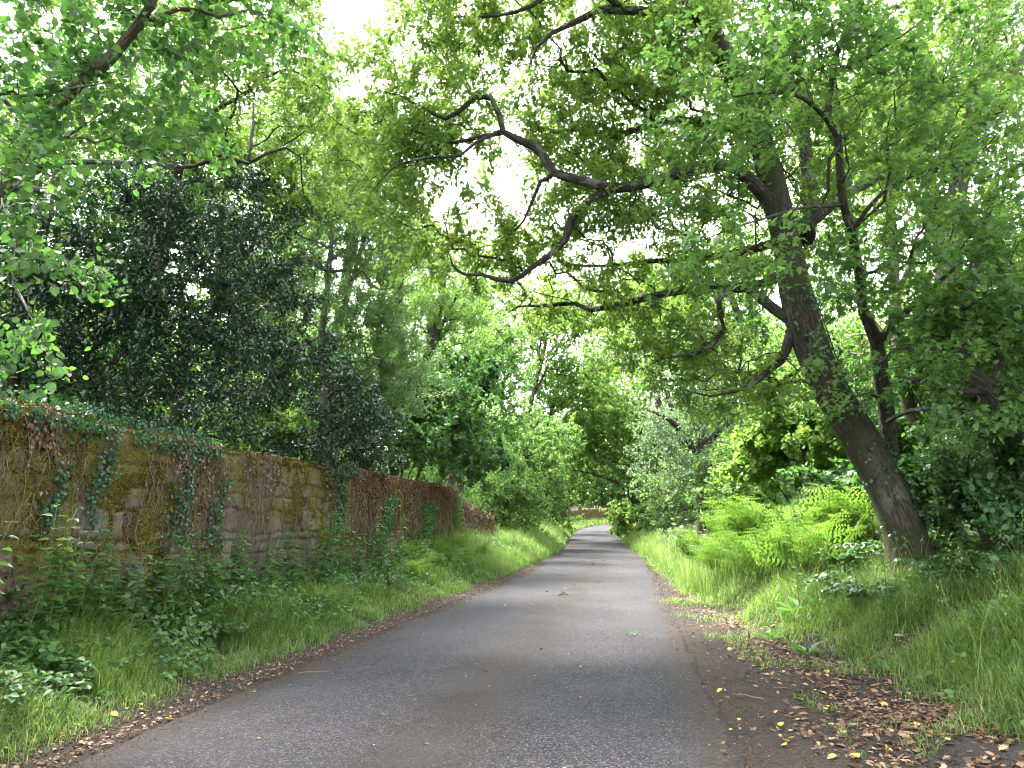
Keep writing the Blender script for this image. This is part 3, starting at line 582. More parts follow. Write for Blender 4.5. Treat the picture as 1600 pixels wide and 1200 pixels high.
tree('thorn_tree', 'slender grey-stemmed thorn tree with small fine leaves and twisted side branches', 'tree',
     [np.concatenate([[[-7.2, 16.2, .9, .12]], px([(503, 690, 16, .105), (505, 600, 16, .10), (503, 530, 16, .09), (511, 450, 16, .075), (516, 400, 16, .065), (522, 340, 16, .05), (530, 270, 16, .035), (545, 190, 16, .02)])]),
      px([(514, 425, 16, .05), (495, 415, 15.8, .045), (476, 403, 15.6, .035)]), px([(514, 424, 16, .045), (562, 422, 15.8, .036), (578, 440, 15.6, .03), (590, 450, 15.5, .02), (620, 444, 15.3, .01)]), px([(512, 412, 16, .045), (530, 396, 16.2, .04), (553, 381, 16.4, .03), (556, 350, 16.6, .02), (560, 290, 16.8, .01)]),
      px([(517, 390, 16, .04), (500, 380, 16, .035), (472, 370, 16, .025), (440, 350, 15.8, .012)]), px([(518, 385, 16, .035), (532, 370, 16, .03), (560, 380, 15.8, .02), (575, 395, 15.7, .01)]), px([(505, 575, 16, .04), (545, 567, 15.6, .03), (590, 570, 15.3, .02), (640, 600, 15, .01)]), px([(524, 330, 16, .03), (490, 270, 16, .02), (460, 200, 16, .01)])],
     [V(480, 200, 16, 80, 90, 1.8), V(560, 260, 16.4, 90, 100, 1.8), V(600, 390, 16, 90, 80, 1.6), V(480, 340, 16.5, 70, 70, 1.5), V(580, 510, 15.8, 90, 70, 1.5), V(470, 500, 17, 70, 80, 1.4, .7), V(620, 600, 16, 60, 60, 1.2, .8)],
     'tiny', M['thorn_leaf'], M['grey_bark'], .06, 22, dens=16, clump=8, sig=.3, bf=.28, tipr=.0035, zmin=2.5, seg=.3, gnarl=.2)
tree('oak_tree', 'tall oak above the hollies with crooked branches reaching to the sky gap', 'tree',
     [np.array([[-9.8, 13.5, 1.3, .22], [-9.6, 13.4, 4, .17], [*at(300, 150, 12.8), .10], [*at(330, 0, 12.2), .07], [*at(360, -140, 11.6), .04]]), px([(310, 130, 12.5, .05), (390, 60, 11.6, .04), (460, 40, 11, .03), (520, 90, 10.6, .014)]), px([(320, 40, 12.2, .05), (400, -40, 11, .035), (470, -50, 10.4, .02)]), px([(300, 190, 12.6, .05), (380, 150, 12, .035), (450, 110, 11.6, .02), (520, 150, 11.4, .015)])],
     [V(380, 100, 11.5, 110, 80, 1.5), V(460, 60, 10.8, 90, 80, 1.4), V(500, 160, 11, 60, 60, 1.1, .8), V(300, 140, 12, 110, 90, 1.5), V(440, -70, 10.6, 130, 80, 1.6), V(200, 200, 12.5, 130, 80, 1.5), V(340, 240, 12.5, 120, 60, 1.4, 1.2), V(450, 280, 13, 80, 70, 1.4, 1.2), V(520, 210, 12.5, 60, 60, 1.2), V(150, 20, 12, 170, 120, 1.8), V(300, -80, 11.5, 170, 100, 1.8)],
     'oak', M['oak_leaf'], M['dark_bark'], .085, 13, dens=8, clump=8, sig=.3, zmin=4.5)
shrub('lime_bush', 'broad-leaved lime sapling drooping over the far end of the stone wall', 'bush', [V(700, 660, 22, 80, 80, 1.6), V(640, 690, 20, 60, 40, 1.3), V(745, 715, 24, 50, 45, 1.5), V(720, 590, 23, 70, 50, 1.5), V(640, 620, 21.5, 55, 50, 1.4)], 'broad', M['hazel_leaf'], M['grey_bark'], .115, 8, 8, base=(-6.4, 23), dens=6, clump=7, sig=.28, droop=-.5, seg=.35)
shrub('hazel_bush', 'light green hazel spray hanging over the wall top below the dark holly', 'bush', [V(430, 655, 13, 40, 25, .5), V(465, 690, 13.6, 40, 18, .5), V(400, 690, 12.2, 40, 14, .4)], 'broad', M['bright_leaf'], M['dark_bark'], .075, 8, 5, base=(-6.4, 13.2), dens=8, clump=6, sig=.14)

# ---- mid-distance and far trees
def bg(name, label, cat, u, v, Y, ru, rv, rY, lm='wood_leaf', leaf='oval', size=None, dens=None, K=9, base=None, tr=.25, extra=(), bark='dark_bark', hang=False, gap=1.0):
    c, r, w = V(u, v, Y, ru, rv, rY)
    b = np.array([c[0], c[1], 0]) if base is None else np.array([base[0], base[1], 0.]); b[2] = gz(b[0], b[1]) - .1
    vols = [(c + np.array([a * r[0], bb * r[1], d * r[2]]), r * s, gap) for a, bb, d, s in ((0, 0, .45, .55), (-.5, .2, -.05, .55), (.5, -.2, .05, .55), (.1, -.5, -.2, .5), (-.15, .5, .1, .5), (.3, .1, -.5, .42), (-.35, -.1, -.5, .42))]
    if hang: vols += [(c + np.array([a * r[0], 0, -1.0 * r[2]]), r * [.4, .6, .35], gap) for a in (-.5, .1, .6)]
    vols += list(extra)
    top = c + [0, 0, r[2] * .7]
    Ls = [np.array([[*b, tr], [*(b + (c - b) * .5 + rng.normal(size=3) * .15), tr * .8], [*c, tr * .5], [*top, tr * .12]])]
    for k in range(5):
        s = b + (c - b) * (.6 + .1 * k); e = c + rnd_unit(1)[0] * r * .7; Ls.append(np.array([[*s, tr * .4], [*((s + e) / 2 + [0, 0, .1 * r[2]]), tr * .28], [*e, tr * .08]]))
    d_ = Y if size is None else 0
    size = size or np.interp(Y, [15, 30, 60, 120], [.09, .11, .17, .30]); dens = dens or np.interp(Y, [15, 30, 60, 120], [5.5, 4.2, 1.8, .6])
    return tree(name, label, cat, Ls, vols, leaf, M[lm], M[bark], size, K, base=b, dens=dens, clump=9, sig=3.2 * size, seg=np.interp(Y, [15, 40, 100], [.3, .6, 1.5]), zmin=1.0 if hang else 1.8, tipr=.004 * Y / 20, minr=.0003 * Y)
bg('birch_tree', 'light green tree behind the thorn tree at the centre left', 'tree', 690, 470, 26, 110, 120, 2.6, 'bright_leaf', 'tiny', .10, base=(-8.2, 26), K=11)
bg('ash_tree', 'tall bright ash behind the lime bush past the wall end', 'tree', 760, 560, 34, 80, 110, 2.8, 'wood_leaf', base=(-7.5, 34), hang=True)
bg('beech_tree', 'low-sweeping green beech left of the lane before the bend', 'tree', 830, 700, 48, 75, 75, 4.2, 'wood_leaf', base=(-7.5, 48), hang=True)
bg('beech_tree', 'bright yellow-green beech above the road on the far left', 'tree', 870, 610, 62, 75, 60, 5, 'bright_leaf', base=(-7, 62), hang=True)
bg('beech_tree', 'soft green beech hanging over the lane just before the far wall', 'tree', 880, 730, 80, 45, 38, 5, 'bright_leaf', base=(-7.5, 82), hang=True)
bg('oak_tree', 'pale green oak closing the view above the bend', 'tree', 940, 590, 75, 80, 70, 6, 'bright_leaf', base=(7, 78), hang=True)
bg('ash_tree', 'tall ash with sunlit crown on the right behind the hawthorn', 'tree', 1130, 530, 36, 120, 100, 3.2, 'bright_leaf', base=(8.2, 37), gap=.8)
bg('beech_tree', 'green beech behind the sunlit hazel bush on the right', 'tree', 1270, 560, 22, 90, 110, 2.2, 'wood_leaf', base=(8.6, 22), hang=True)
bg('birch_tree', 'slight pale birch seen through the oak branches at centre', 'tree', 1010, 520, 42, 85, 70, 3.6, 'bright_leaf', 'tiny', .13, base=(5.6, 43), gap=.8)
bg('elm_tree', 'dense shady elm behind the maple at the right', 'tree', 1430, 560, 20, 130, 130, 2.4, 'wood_leaf', base=(12, 20), hang=True)
bg('elm_tree', 'second shady elm beyond the right edge thicket', 'tree', 1620, 480, 17, 140, 180, 2.4, 'wood_leaf', base=(14, 17), hang=True)
bg('elm_tree', 'high leafy elm filling the upper right between maple and pale oak', 'tree', 1420, 180, 21, 190, 150, 2.6, 'bright_leaf', base=(11.5, 21), gap=.6)
bg('ash_tree', 'tall ash crown rising behind the hollies on the left', 'tree', 270, 300, 17, 220, 230, 2.8, 'wood_leaf', base=(-13, 18), hang=True, K=13)
bg('ash_tree', 'leafy ash behind the hazel branch at the left edge', 'tree', 20, 250, 13, 210, 220, 2.2, 'wood_leaf', base=(-13, 13), hang=True, K=13)
bg('ash_tree', 'slim green ash between the second holly and the thorn tree', 'tree', 450, 400, 22, 120, 220, 2.4, 'wood_leaf', base=(-10.5, 22), hang=True, K=12)
bg('birch_tree', 'fine-leaved birch just left of the lime bush behind the wall', 'tree', 600, 590, 24, 80, 110, 2.2, 'wood_leaf', 'tiny', .085, base=(-8.6, 24), hang=True, K=11)
bg('ash_tree', 'bright ash crown rising beside the white sky gap at left of centre', 'tree', 630, 400, 30, 90, 110, 3, 'bright_leaf', base=(-9.2, 30), gap=1.1)
bg('ash_tree', 'feathery green ash behind the tip of the lowest oak limb', 'tree', 740, 470, 44, 85, 95, 4, 'thorn_leaf', base=(-8.6, 44), hang=True)
bg('oak_tree', 'sunlit oak crown closing the canopy tunnel over the lane at centre', 'tree', 860, 500, 58, 90, 85, 5, 'bright_leaf', base=(-7.5, 57), hang=True)
bg('oak_tree', 'yellow-green oak crown behind the mid oak limbs right of centre', 'tree', 1000, 470, 52, 110, 90, 5, 'bright_leaf', base=(8, 53), hang=True)
bg('elm_tree', 'leafy elm just right of the lane behind the lower oak limbs', 'tree', 1130, 430, 30, 110, 110, 3, 'wood_leaf', base=(9.5, 30), hang=True)
bg('ash_tree', 'high ash top between the thorn tree and the crooked oak limb', 'tree', 560, 300, 24, 80, 120, 2.4, 'thorn_leaf', 'tiny', .09, base=(-10, 24.5), K=14)
bg('hazel_bush', 'leafy hazel bush sweeping to the verge left of the lane past the low wall', 'bush', 800, 760, 42, 60, 45, 2.6, 'wood_leaf', base=(-5.6, 42), hang=True, tr=.08)
bg('hazel_bush', 'shadowy hazel bush on the left verge where the lane starts to bend', 'bush', 855, 775, 66, 45, 40, 3.2, 'wood_leaf', base=(-5.5, 66), hang=True, tr=.08)
bg('blackthorn_bush', 'dark blackthorn bush under the hawthorn on the right verge', 'bush', 1065, 755, 36, 70, 45, 2.4, 'thorn_leaf', base=(5.4, 36), hang=True, tr=.08)
bg('blackthorn_bush', 'dense green blackthorn between the hawthorn trunk and the sunlit hazel', 'bush', 1165, 735, 24, 80, 55, 2.0, 'wood_leaf', base=(5.8, 24), hang=True, tr=.08)
bg('beech_tree', 'spreading beech roofing the lane right in front of the far bend', 'tree', 935, 660, 90, 75, 55, 6, 'bright_leaf', base=(8.5, 92), hang=True)
bg('holly_tree', 'dim evergreen between the hollies and the thorn tree trunk', 'tree', 540, 600, 19, 80, 80, 1.8, 'ivy_leaf', base=(-9, 19), hang=True, tr=.12)
bg('elder_bush', 'bright bush hugging the left side of the ivy-clad trunk at the bend', 'bush', 972, 800, 65, 15, 26, 1.4, 'bright_leaf', base=(3.1, 65), hang=True, tr=.05, K=16)
bg('elder_bush', 'dark bush piled against the right side of the ivy-clad trunk', 'bush', 1042, 790, 52, 42, 32, 2.2, 'wood_leaf', base=(5.4, 52), hang=True, tr=.05, K=14)
bg('beech_tree', 'dim beech filling the end of the lane behind the far wall', 'tree', 905, 730, 128, 60, 50, 6, 'wood_leaf', base=(-4, 128), hang=True, K=16)
bg('beech_tree', 'second dim beech at the end of the lane above the far wall', 'tree', 965, 740, 134, 60, 50, 6, 'wood_leaf', base=(4, 134), hang=True, K=16)
# unseen oak added behind the camera; crown shaped to shade the near lane
tree('oak_tree', 'unseen oak added over the viewer to shade the near lane', 'tree', [np.array([[-7.4, -3.5, .4, .3], [-7.0, -3.2, 4, .26], [-5, -2, 7.5, .2], [-2, -.8, 9, .1]]), np.array([[-6, -2.6, 6, .14], [-7.5, 1, 8.5, .08], [-8.5, 3, 9.2, .04]]), np.array([[-3.5, -1.4, 8.3, .12], [1, -1, 9.4, .07], [4, 0, 9.6, .03]])],
     [(np.array(c, float), np.array(r, float), .8) for c, r in (((-6.5, 0, 9), (3, 3.2, 1.5)), ((-2.5, -.5, 9.3), (3, 3.5, 1.5)), ((1.5, -.5, 9.4), (3, 3.5, 1.5)), ((5, .5, 9.2), (2.6, 3.2, 1.4)), ((-3, -5, 9), (5, 3, 1.8)), ((-9.5, -1, 8.5), (2.5, 3.5, 1.8)), ((-2, 4.2, 10.6), (3, 3, 1.3)), ((1.8, 4.6, 10.8), (3, 3, 1.3)), ((-5.8, 4, 10.6), (3, 3, 1.3)), ((5, 4, 10.6), (2.5, 3, 1.3)), ((-.5, 7.4, 12.2), (4, 2.4, 1.3)), ((-5.5, 7.2, 12), (3, 2.4, 1.3)), ((-9, 4, 11), (2.5, 3, 1.6)))], 'oval', M['oak_leaf'], M['dark_bark'], .13, 8, dens=2.2, clump=9, sig=.4, zmin=5, seg=.4)
# far woodland that reads as one mass behind everything
def wood(name, label, boxes, n, mat):
    mb = MB()
    for (x0, x1, y0, y1, z0, z1, size), k in zip(boxes, n):
        nc = k // 40; c = np.stack([rng.uniform(x0, x1, nc), rng.uniform(y0, y1, nc), rng.random(nc) ** .8], 1)
        zz = ground(c[:, 0], c[:, 1]); top = z1 * (.75 + .35 * noise(c[:, :2] * .12, 4)); c[:, 2] = zz + z0 + c[:, 2] * (top - z0)
        p = np.repeat(c, 40, 0) + rng.normal(size=(nc * 40, 3)) * [1.0, 1.0, .55]
        leaves(mb, p, rnd_unit(len(p)) + [0, 0, -.2], rng.normal(size=p.shape) * .7 + [0, 0, 1.2], size * rng.uniform(.7, 1.3, len(p)), 'tiny', (.6 * rng.random(len(p)) + .4 * np.repeat(rng.random(nc), 40)).clip(0, 1))
        for _ in range(nc // 40):
            x = rng.uniform(x0, x1); y = rng.uniform(y0, y1); z = gz(x, y); h = z1 * .8
            tube(mb, [[x, y, z - .2], [x + rng.normal() * .3, y, z + h * .5], [x + rng.normal() * .6, y, z + h]], [.22, .16, .06], 6, .02)
    return tag(link(name, mb.mesh(name, mat)), label, None, None, 'stuff')
wood('woodland', 'dense woodland filling the background on both sides of the lane',
     [(-26, -12, 16, 45, .2, 11, .2), (-30, -9.5, 45, 100, .2, 20, .34), (13, 26, 14, 45, .2, 9, .2), (9, 28, 45, 100, .2, 19, .34), (-30, 14, 126, 150, .2, 17, .5), (-30, -7, 100, 135, .2, 15, .45), (20, 50, 60, 130, .2, 13, .4), (-16, -10, 5, 16, .3, 6, .14), (11, 17, 6, 15, .2, 6, .14)],
     [120000, 120000, 80000, 120000, 40000, 30000, 30000, 70000, 60000], M['wood_leaf'])
# ================================================================== STONE WALL
WD = (WALL_B - WALL_A) / np.linalg.norm(WALL_B - WALL_A); WN = np.array([WD[1], -WD[0]])   # faces the lane
def walltop(y): return np.interp(y, [2, 5.8, 9, 14, 20, 26.2], [2.60, 2.66, 2.60, 2.72, 2.82, 2.93])
def ywall(u):
    d = (u - 800) / F * RT - (740 - 600) / F * UP + FW; y = 10.
    for _ in range(20): y = wallx(y) * d[1] / d[0]
    return y
def zwall(u, v):
    return at(u, v, ywall(u))[2]
m, t = nt('rubble_stone'); g = G(t)
pos = g.n('ShaderNodeNewGeometry').outputs['Position']; bk = g.attr('bk', 'Vector')
sx = g.n('ShaderNodeSeparateXYZ'); g.l(bk, sx.inputs[0]); srnd, mort = sx.outputs[0], sx.outputs[1]
fine = g.noise(pos, 42, 5, .7); mid = g.noise(pos, 9, 5, .65)
c = g.ramp(srnd, [(0, (.07, .055, .045)), (.35, (.15, .118, .095)), (.65, (.205, .16, .135)), (.85, (.175, .128, .085)), (1, (.15, .138, .132))])
c = g.mix(g.ramp(fine, [(.3, 0), (.72, .7)]), c, (.085, .07, .055))
c = g.mix(mort, c, g.mix(g.ramp(fine, [(.35, 0), (.65, 1)]), (.018, .014, .011), (.17, .15, .125)))
c = g.mix(g.ramp(mid, [(.5, 0), (.72, .8)]), c, (.07, .052, .036))
zz = g.n('ShaderNodeSeparateXYZ'); g.l(pos, zz.inputs[0])
bare = g.ramp(g.math('DIVIDE', zz.outputs[1], 30.0), [(.26, 0), (.34, .055), (.42, .04), (.5, 0)])
rootn = g.noise(g.mapv(pos, (22, 22, 1.7)), 1.0, 5, .7, .6)
big = g.noise(g.mapv(pos, (1, .8, .55)), 1.15, 4, .6)
c = g.mix(g.math('MULTIPLY', g.ramp(rootn, [(.40, 0), (.58, 1)]), g.ramp(g.math('ADD', big, g.math('MULTIPLY', bare, 3.0)), [(.40, .95), (.60, .1)])), c, g.mix(g.ramp(fine, [(.35, 0), (.65, 1)]), (.05, .032, .022), (.19, .125, .085)))
mossn = g.noise(pos, 2.1, 6, .66)
topb = g.ramp(g.math('DIVIDE', zz.outputs[2], 3.0), [(.3, 0), (.9, .2)])
mossn = g.math('SUBTRACT', mossn, bare)
c = g.mix(g.ramp(g.math('ADD', mossn, topb), [(.53, 0), (.62, .95)]), c, g.mix(g.ramp(fine, [(.35, 0), (.65, 1)]), (.035, .026, .008), (.17, .145, .025)))
g.out(g.pbsdf(c, .9, .2, g.bump(g.math('ADD', fine, mid), .8, .025))); M['rubble'] = m
def stone_layout(s, z, seed):
    r = np.random.default_rng(seed)
    q = np.stack([s, z], -1); w1 = fbm(q * 2.3, 3, 41) * .07; w2 = fbm(q * 1.3, 3, 51) * .085
    s = s + w1; z = z + w2
    lev = [-.3]
    while lev[-1] < 3.6: lev.append(lev[-1] + r.choice([.12, .2, .3, .38]) * r.uniform(.85, 1.15))
    lev = np.array(lev); ci = np.clip(np.searchsorted(lev, z) - 1, 0, len(lev) - 2)
    d = np.minimum(z - lev[ci], lev[ci + 1] - z); rnd = np.zeros(s.shape); 
    for k in range(len(lev) - 1):
        ed = [-1.]
        hgt = lev[k + 1] - lev[k]
        while ed[-1] < 40: ed.append(ed[-1] + r.uniform(.6, 1.7) * max(hgt, .17))
        ed = np.array(ed); rr = r.random(len(ed)); mk = ci == k
        si = np.clip(np.searchsorted(ed, s[mk]) - 1, 0, len(ed) - 2)
        d[mk] = np.minimum(d[mk], np.minimum(s[mk] - ed[si], ed[si + 1] - s[mk])); rnd[mk] = rr[si]
    return d, rnd
def wall_face(y0, y1, xf, topf, z0f, th, seed, ds, dz):
    ss = np.arange(y0, y1 + ds, ds); nz = int(3.0 / dz)
    rows = [('f', a) for a in np.linspace(0, 1, nz)] + [('t', a) for a in np.linspace(.08, 1, 12)] + [('b', a) for a in np.linspace(.97, 0, 6)]
    V_ = []; B_ = []
    top = topf(ss) + fbm(np.stack([ss * 1.3, ss * 0], -1), 3, 61) * .05; bot = z0f(ss)
    X0 = xf(ss)
    for kind, a in rows:
        z = bot + (top - bot) * a if kind != 't' else top + .05 * math.sin(math.pi * min(a, 1)) 
        off = 0 if kind == 'f' else (-th * a if kind == 't' else -th)
        if kind == 'f':
            d, rn = stone_layout(ss, z, seed)
            disp = sstep(0, .03, d) * .034 + (rn - .5) * .036 + fbm(np.stack([ss, z, ss * 0], -1) * 7, 3, 71) * .012 + fbm(np.stack([ss, z, ss * 0], -1) * .7, 2, 75) * .05
            disp = disp - sstep(.93, 1, a) * .05
            mo = 1 - sstep(.008, .03, d)
        else:
            rn = np.full(len(ss), .3); mo = np.full(len(ss), .4); disp = np.zeros(len(ss)); z = z + fbm(np.stack([ss, ss * 0 + a, ss * 0], -1) * 6, 2, 77) * .025
        V_.append(np.stack([X0 + off + disp * (1 if kind == 'f' else 0), ss, z], -1)); B_.append(np.stack([rn, mo, ss], -1))
    V_ = np.array(V_); n = len(ss); R_ = len(rows)
    i = (np.arange(R_ - 1)[:, None] * n + np.arange(n - 1)[None]).ravel()
    return V_, [np.stack([i, i + 1, i + n + 1, i + n], 1), np.array([[k * n for k in range(R_)]]), np.array([[k * n + n - 1 for k in range(R_)][::-1]])], np.array(B_)
wall = empty('stone_wall', 'tall mossy rubble stone wall running along the left side of the lane', 'wall', (-5.4, 14, .2))
WO = np.array([-5.4, 14, .2])
def add_wall(mb, *a):
    V_, fs, B_ = wall_face(*a); mb.add((V_ - WO).reshape(-1, 3), fs, .5, B_.reshape(-1, 3)); return V_
mb = MB()
zbase = lambda y: ground(wallx(y) + .35, y) - .25
add_wall(mb, 2.0, 26.2, wallx, walltop, zbase, .5, 5, .028, .028)
link('stonework', mb.mesh('stonework', M['rubble']), wall)
def wall_front(y, z):
    """approximate point on the wall's front face"""
    return np.stack([wallx(y) + fbm(np.stack([y, z, y * 0], -1) * .7, 2, 75) * .05 + .025, y, z], -1)
def wfrac(y, a): b = ground(wallx(y) + .35, y); return b + (walltop(y) - b) * a
# moss tufts
mb = MB(); N = 170000; y = 2.5 + 23.5 * rng.random(N) ** 1.5; a = rng.random(N) ** .8; z = wfrac(y, a)
k = fbm(np.stack([y, z, y * 0], -1) * 1.7, 4, 81) + .55 * (a - .5) - .5 * np.exp(-((y - 11) / 1.8) ** 2) * (a < .8) > -.08
y, z = y[k], z[k]; p = wall_front(y, z) - WO; n = len(y)
leaves(mb, p, rng.normal(size=(n, 3)) * .6 + [.8, 0, -.5], rnd_unit(n), rng.uniform(.018, .045, n), 'tiny', (.5 + .3 * fbm(np.stack([y, z, y * 0], -1) * 3, 2, 83) + .25 * rng.normal(size=n)).clip(0, 1))
N = 16000; y = 2.5 + 23.5 * rng.random(N) ** 1.4; off = rng.random(N) * .5; z = walltop(y) + .03
leaves(mb, np.stack([wallx(y) - off, y, z], -1) - WO, rng.normal(size=(N, 3)) * .6 + [.4, 0, .6], rnd_unit(N), rng.uniform(.02, .05, N), 'tiny', rng.random(N) * .8)
link('moss', mb.mesh('moss', M['moss'], False), wall)
# dead roots and stems hanging down the face
mb = MB()
for _ in range(3000):
    y0 = 2.5 + 23.5 * rng.random() ** 1.3; dens = fbm(np.array([[y0 * 1.1, 4.4, 0]]), 3, 91)[0]
    if dens + (.45 if y0 > 13 else .25) + rng.normal() * .2 < .1: continue
    ztop = wfrac(y0, rng.uniform(.55, 1.02)); L_ = rng.uniform(.15, .9) * (1.3 if y0 > 13 else 1); n = 7
    zz_ = ztop - L_ * np.linspace(0, 1, n); yy_ = y0 + np.cumsum(rng.normal(size=n)) * .045
    P_ = wall_front(yy_, zz_) + np.stack([.02 + rng.random(n) * .035, np.zeros(n), np.zeros(n)], -1)
    tube(mb, P_ - WO, np.linspace(.0045, .002, n) * np.interp(y0, [5, 20], [.7, 1.3]), 3, rng.random())
N = 26000; y = 2.5 + 23.6 * rng.random(N); dn = fbm(np.stack([y * .8, y * 0, y * 0], -1), 3, 93) + np.interp(y, [4, 9, 13, 16, 26], [-.05, -.3, -.1, .35, .5])
a = 1.03 - np.abs(rng.normal(size=N)) * np.interp(y, [5, 14, 20], [.12, .2, .33]); k = (dn + rng.normal(size=N) * .2 > .3) & (a > .05); y, a = y[k], a[k]; n = len(y)
p = wall_front(y, wfrac(y, a)) + np.stack([.02 + .05 * rng.random(n), y * 0, y * 0], -1)
leaves(mb, p - WO, rng.normal(size=(n, 3)) * [.4, .5, .5] + [.25, 0, -1], rnd_unit(n) + [1, 0, 0], rng.uniform(.03, .075, n), 'tiny', rng.random(n))
link('dead_stems', mb.mesh('dead_stems', M['dead_stem']), wall)
mb = MB(); N = 5200; y = rng.uniform(15, 26.3, N); a = 1.03 - np.abs(rng.normal(size=N)) * .13; n = N
p = wall_front(y, wfrac(y, a)) + np.stack([.03 + .06 * rng.random(n), y * 0, y * 0], -1)
leaves(mb, p - WO, rng.normal(size=(n, 3)) * [.4, .5, .5] + [.4, 0, -.8], rnd_unit(n) + [1, 0, .4], rng.uniform(.03, .06, n), 'oval', rng.random(n))
o = link('dead_creeper', mb.mesh('dead_creeper', M['dead_leaf']), wall); o['label'] = 'rusty brown withered creeper hanging over the far top of the wall'

# second, lower stretch of wall and the far wall by the bend
def small_wall(name, label, y0, y1, xf, hf, seed, moss_n):
    root = empty(name, label, 'wall', (float(xf(np.array([y0]))[0]), y0, gz(float(xf(np.array([y0]))[0]), y0))); O = np.array(root.location)
    mb = MB(); V_, fs, B_ = wall_face(y0, y1, xf, lambda y: ground(xf(y) + .3, y) + hf(y), lambda y: ground(xf(y) + .3, y) - .3, .45, seed, .08, .08)
    mb.add((V_ - O).reshape(-1, 3), fs, .5, B_.reshape(-1, 3)); link('stonework', mb.mesh(name, M['rubble']), root)
    mb = MB(); y = rng.uniform(y0, y1, moss_n); a = rng.random(moss_n) ** .6; x = xf(y); b = ground(x + .3, y)
    leaves(mb, np.stack([x + .05 + .05 * rng.random(moss_n), y, b + (hf(y) + .06) * a], -1) - O, rng.normal(size=(moss_n, 3)) * .5 + [.3, 0, -.9], rnd_unit(moss_n) + [1, 0, 0], rng.uniform(.06, .13, moss_n), 'tiny', rng.random(moss_n))
    link('dead_stems', mb.mesh('dead_stems', M['dead_stem']), root)
small_wall('stone_wall', 'lower stretch of wall under pale dry grass beyond the end of the tall wall', 26.25, 37, lambda y: -5.35 + 0 * y, lambda y: np.interp(y, [26.3, 30, 37], [2.45, 2.05, 1.6]), 7, 5000)
small_wall('stone_wall', 'distant brown low wall seen across the bend of the lane', 93, 124, lambda y: Ledge(y) - 2.6, lambda y: 1.55 + 0 * y, 9, 9000)

# ------------------------------------------------------------------ ivy
def ivy(label, y, z, off, size, mat='ivy_leaf', stems=(), name='ivy'):
    n = len(y); b = np.array([wallx(np.median(y)), np.median(y), gz(wallx(np.median(y)) + .4, np.median(y))])
    root = empty(name, label, 'ivy', b)
    p = wall_front(y, z); p[:, 0] += off
    mb = MB(); top = z > walltop(y) - .03
    nr = np.where(top[:, None], rng.normal(size=(n, 3)) * .5 + [.3, 0, 1], rng.normal(size=(n, 3)) * .45 + [1, 0, .45])
    leaves(mb, p - b, rng.normal(size=(n, 3)) * [.35, .6, .5] + [.1, 0, -.6], nr, size * rng.uniform(.6, 1.3, n), 'ivy', rng.random(n)); link('foliage', mb.mesh('ivy_foliage', M[mat]), root)
    mb = MB()
    for P_ in stems: tube(mb, np.asarray(P_) - b, np.linspace(.008, .003, len(P_)), 4, .3)
    if mb.n: link('stems', mb.mesh('ivy_stems', M['dark_bark']), root)
def ivy_strand(label, u0, v0, u1, v1, hw, n, size=.044, mat='ivy_leaf', spread=.09):
    n = int(n * .8)
    tt = rng.random(n); yy = np.array([ywall(u0), ywall(u1)]); zz_ = np.array([zwall(u0, v0), zwall(u1, v1)])
    W = hw * yy[0] / F * 1.6
    y = yy[0] + (yy[1] - yy[0]) * tt + rng.normal(size=n) * W * (.45 + .55 * noise(np.stack([tt * 5, tt * 0 + u0], -1), 3) ** 2) + W * .8 * noise(np.stack([tt * 4, tt * 0 + u0], -1), 4)
    z = zz_[0] + (zz_[1] - zz_[0]) * tt + rng.normal(size=n) * .06
    st = []
    for k in range(3):
        q = np.linspace(0, 1, 9); sy = yy[0] + (yy[1] - yy[0]) * q + W * .5 * noise(np.stack([q * 4 + k * 9, q * 0 + u0], -1), 4); sz = zz_[0] + (zz_[1] - zz_[0]) * q
        P_ = wall_front(sy, sz); P_[:, 0] += .02; st.append(P_)
    ivy(label, y, z, .02 + spread * rng.random(n), size, mat, st)
ivy_strand('thin ivy strand near the left end of the wall above the nettles', 88, 730, 80, 820, 14, 260)
ivy_strand('sparse ivy strand beside a bare grey stone near the wall end', 162, 705, 150, 830, 16, 380)
ivy_strand('ragged ivy strand with brown stems hanging mid wall over reddish roots', 290, 690, 285, 850, 20, 700)
ivy_strand('narrow ivy strand creeping down past the big bare stones', 352, 745, 325, 850, 13, 480)
ivy_strand('long dense dark ivy curtain hanging the full height of the wall', 532, 725, 525, 830, 18, 1500, .05)
ivy_strand('thick bright ivy column climbing the wall below the rusty creeper', 607, 775, 600, 845, 14, 1300, .06, 'ivy_bright', .16)
ivy_strand('broad patch of shiny ivy on the wall just before its far end', 672, 785, 660, 840, 26, 2200, .055, 'ivy_bright', .14)
ivy_strand('bright green ivy hugging the far end corner of the tall wall', 711, 770, 708, 825, 8, 900, .065, 'ivy_bright', .25)
def ivy_top(label, y0, y1, n, dr=.1):
    y = rng.uniform(y0, y1, n); k = fbm(np.stack([y * 1.2, y * 0, y * 0], -1), 3, 95) > -.2; y = y[k]; n = len(y)
    down = rng.random(n) < .38; off = np.where(down, .03 + .08 * rng.random(n), -rng.random(n) * .5)
    z = np.where(down, walltop(y) - np.abs(rng.normal(size=n)) * dr, walltop(y) + .05 + .09 * np.abs(rng.normal(size=n)))
    ivy(label, y, z, off, .045)
ivy_top('blue-green ivy mat trailing over the near wall top', 2.4, 9.6, 5200)
ivy_top('ivy mat along the wall top between the bare stones and the long curtain', 10.0, 15.6, 3400)
ivy_top('thin ivy fringe along the far wall top above the rusty creeper', 16.2, 25.8, 1500, .05)

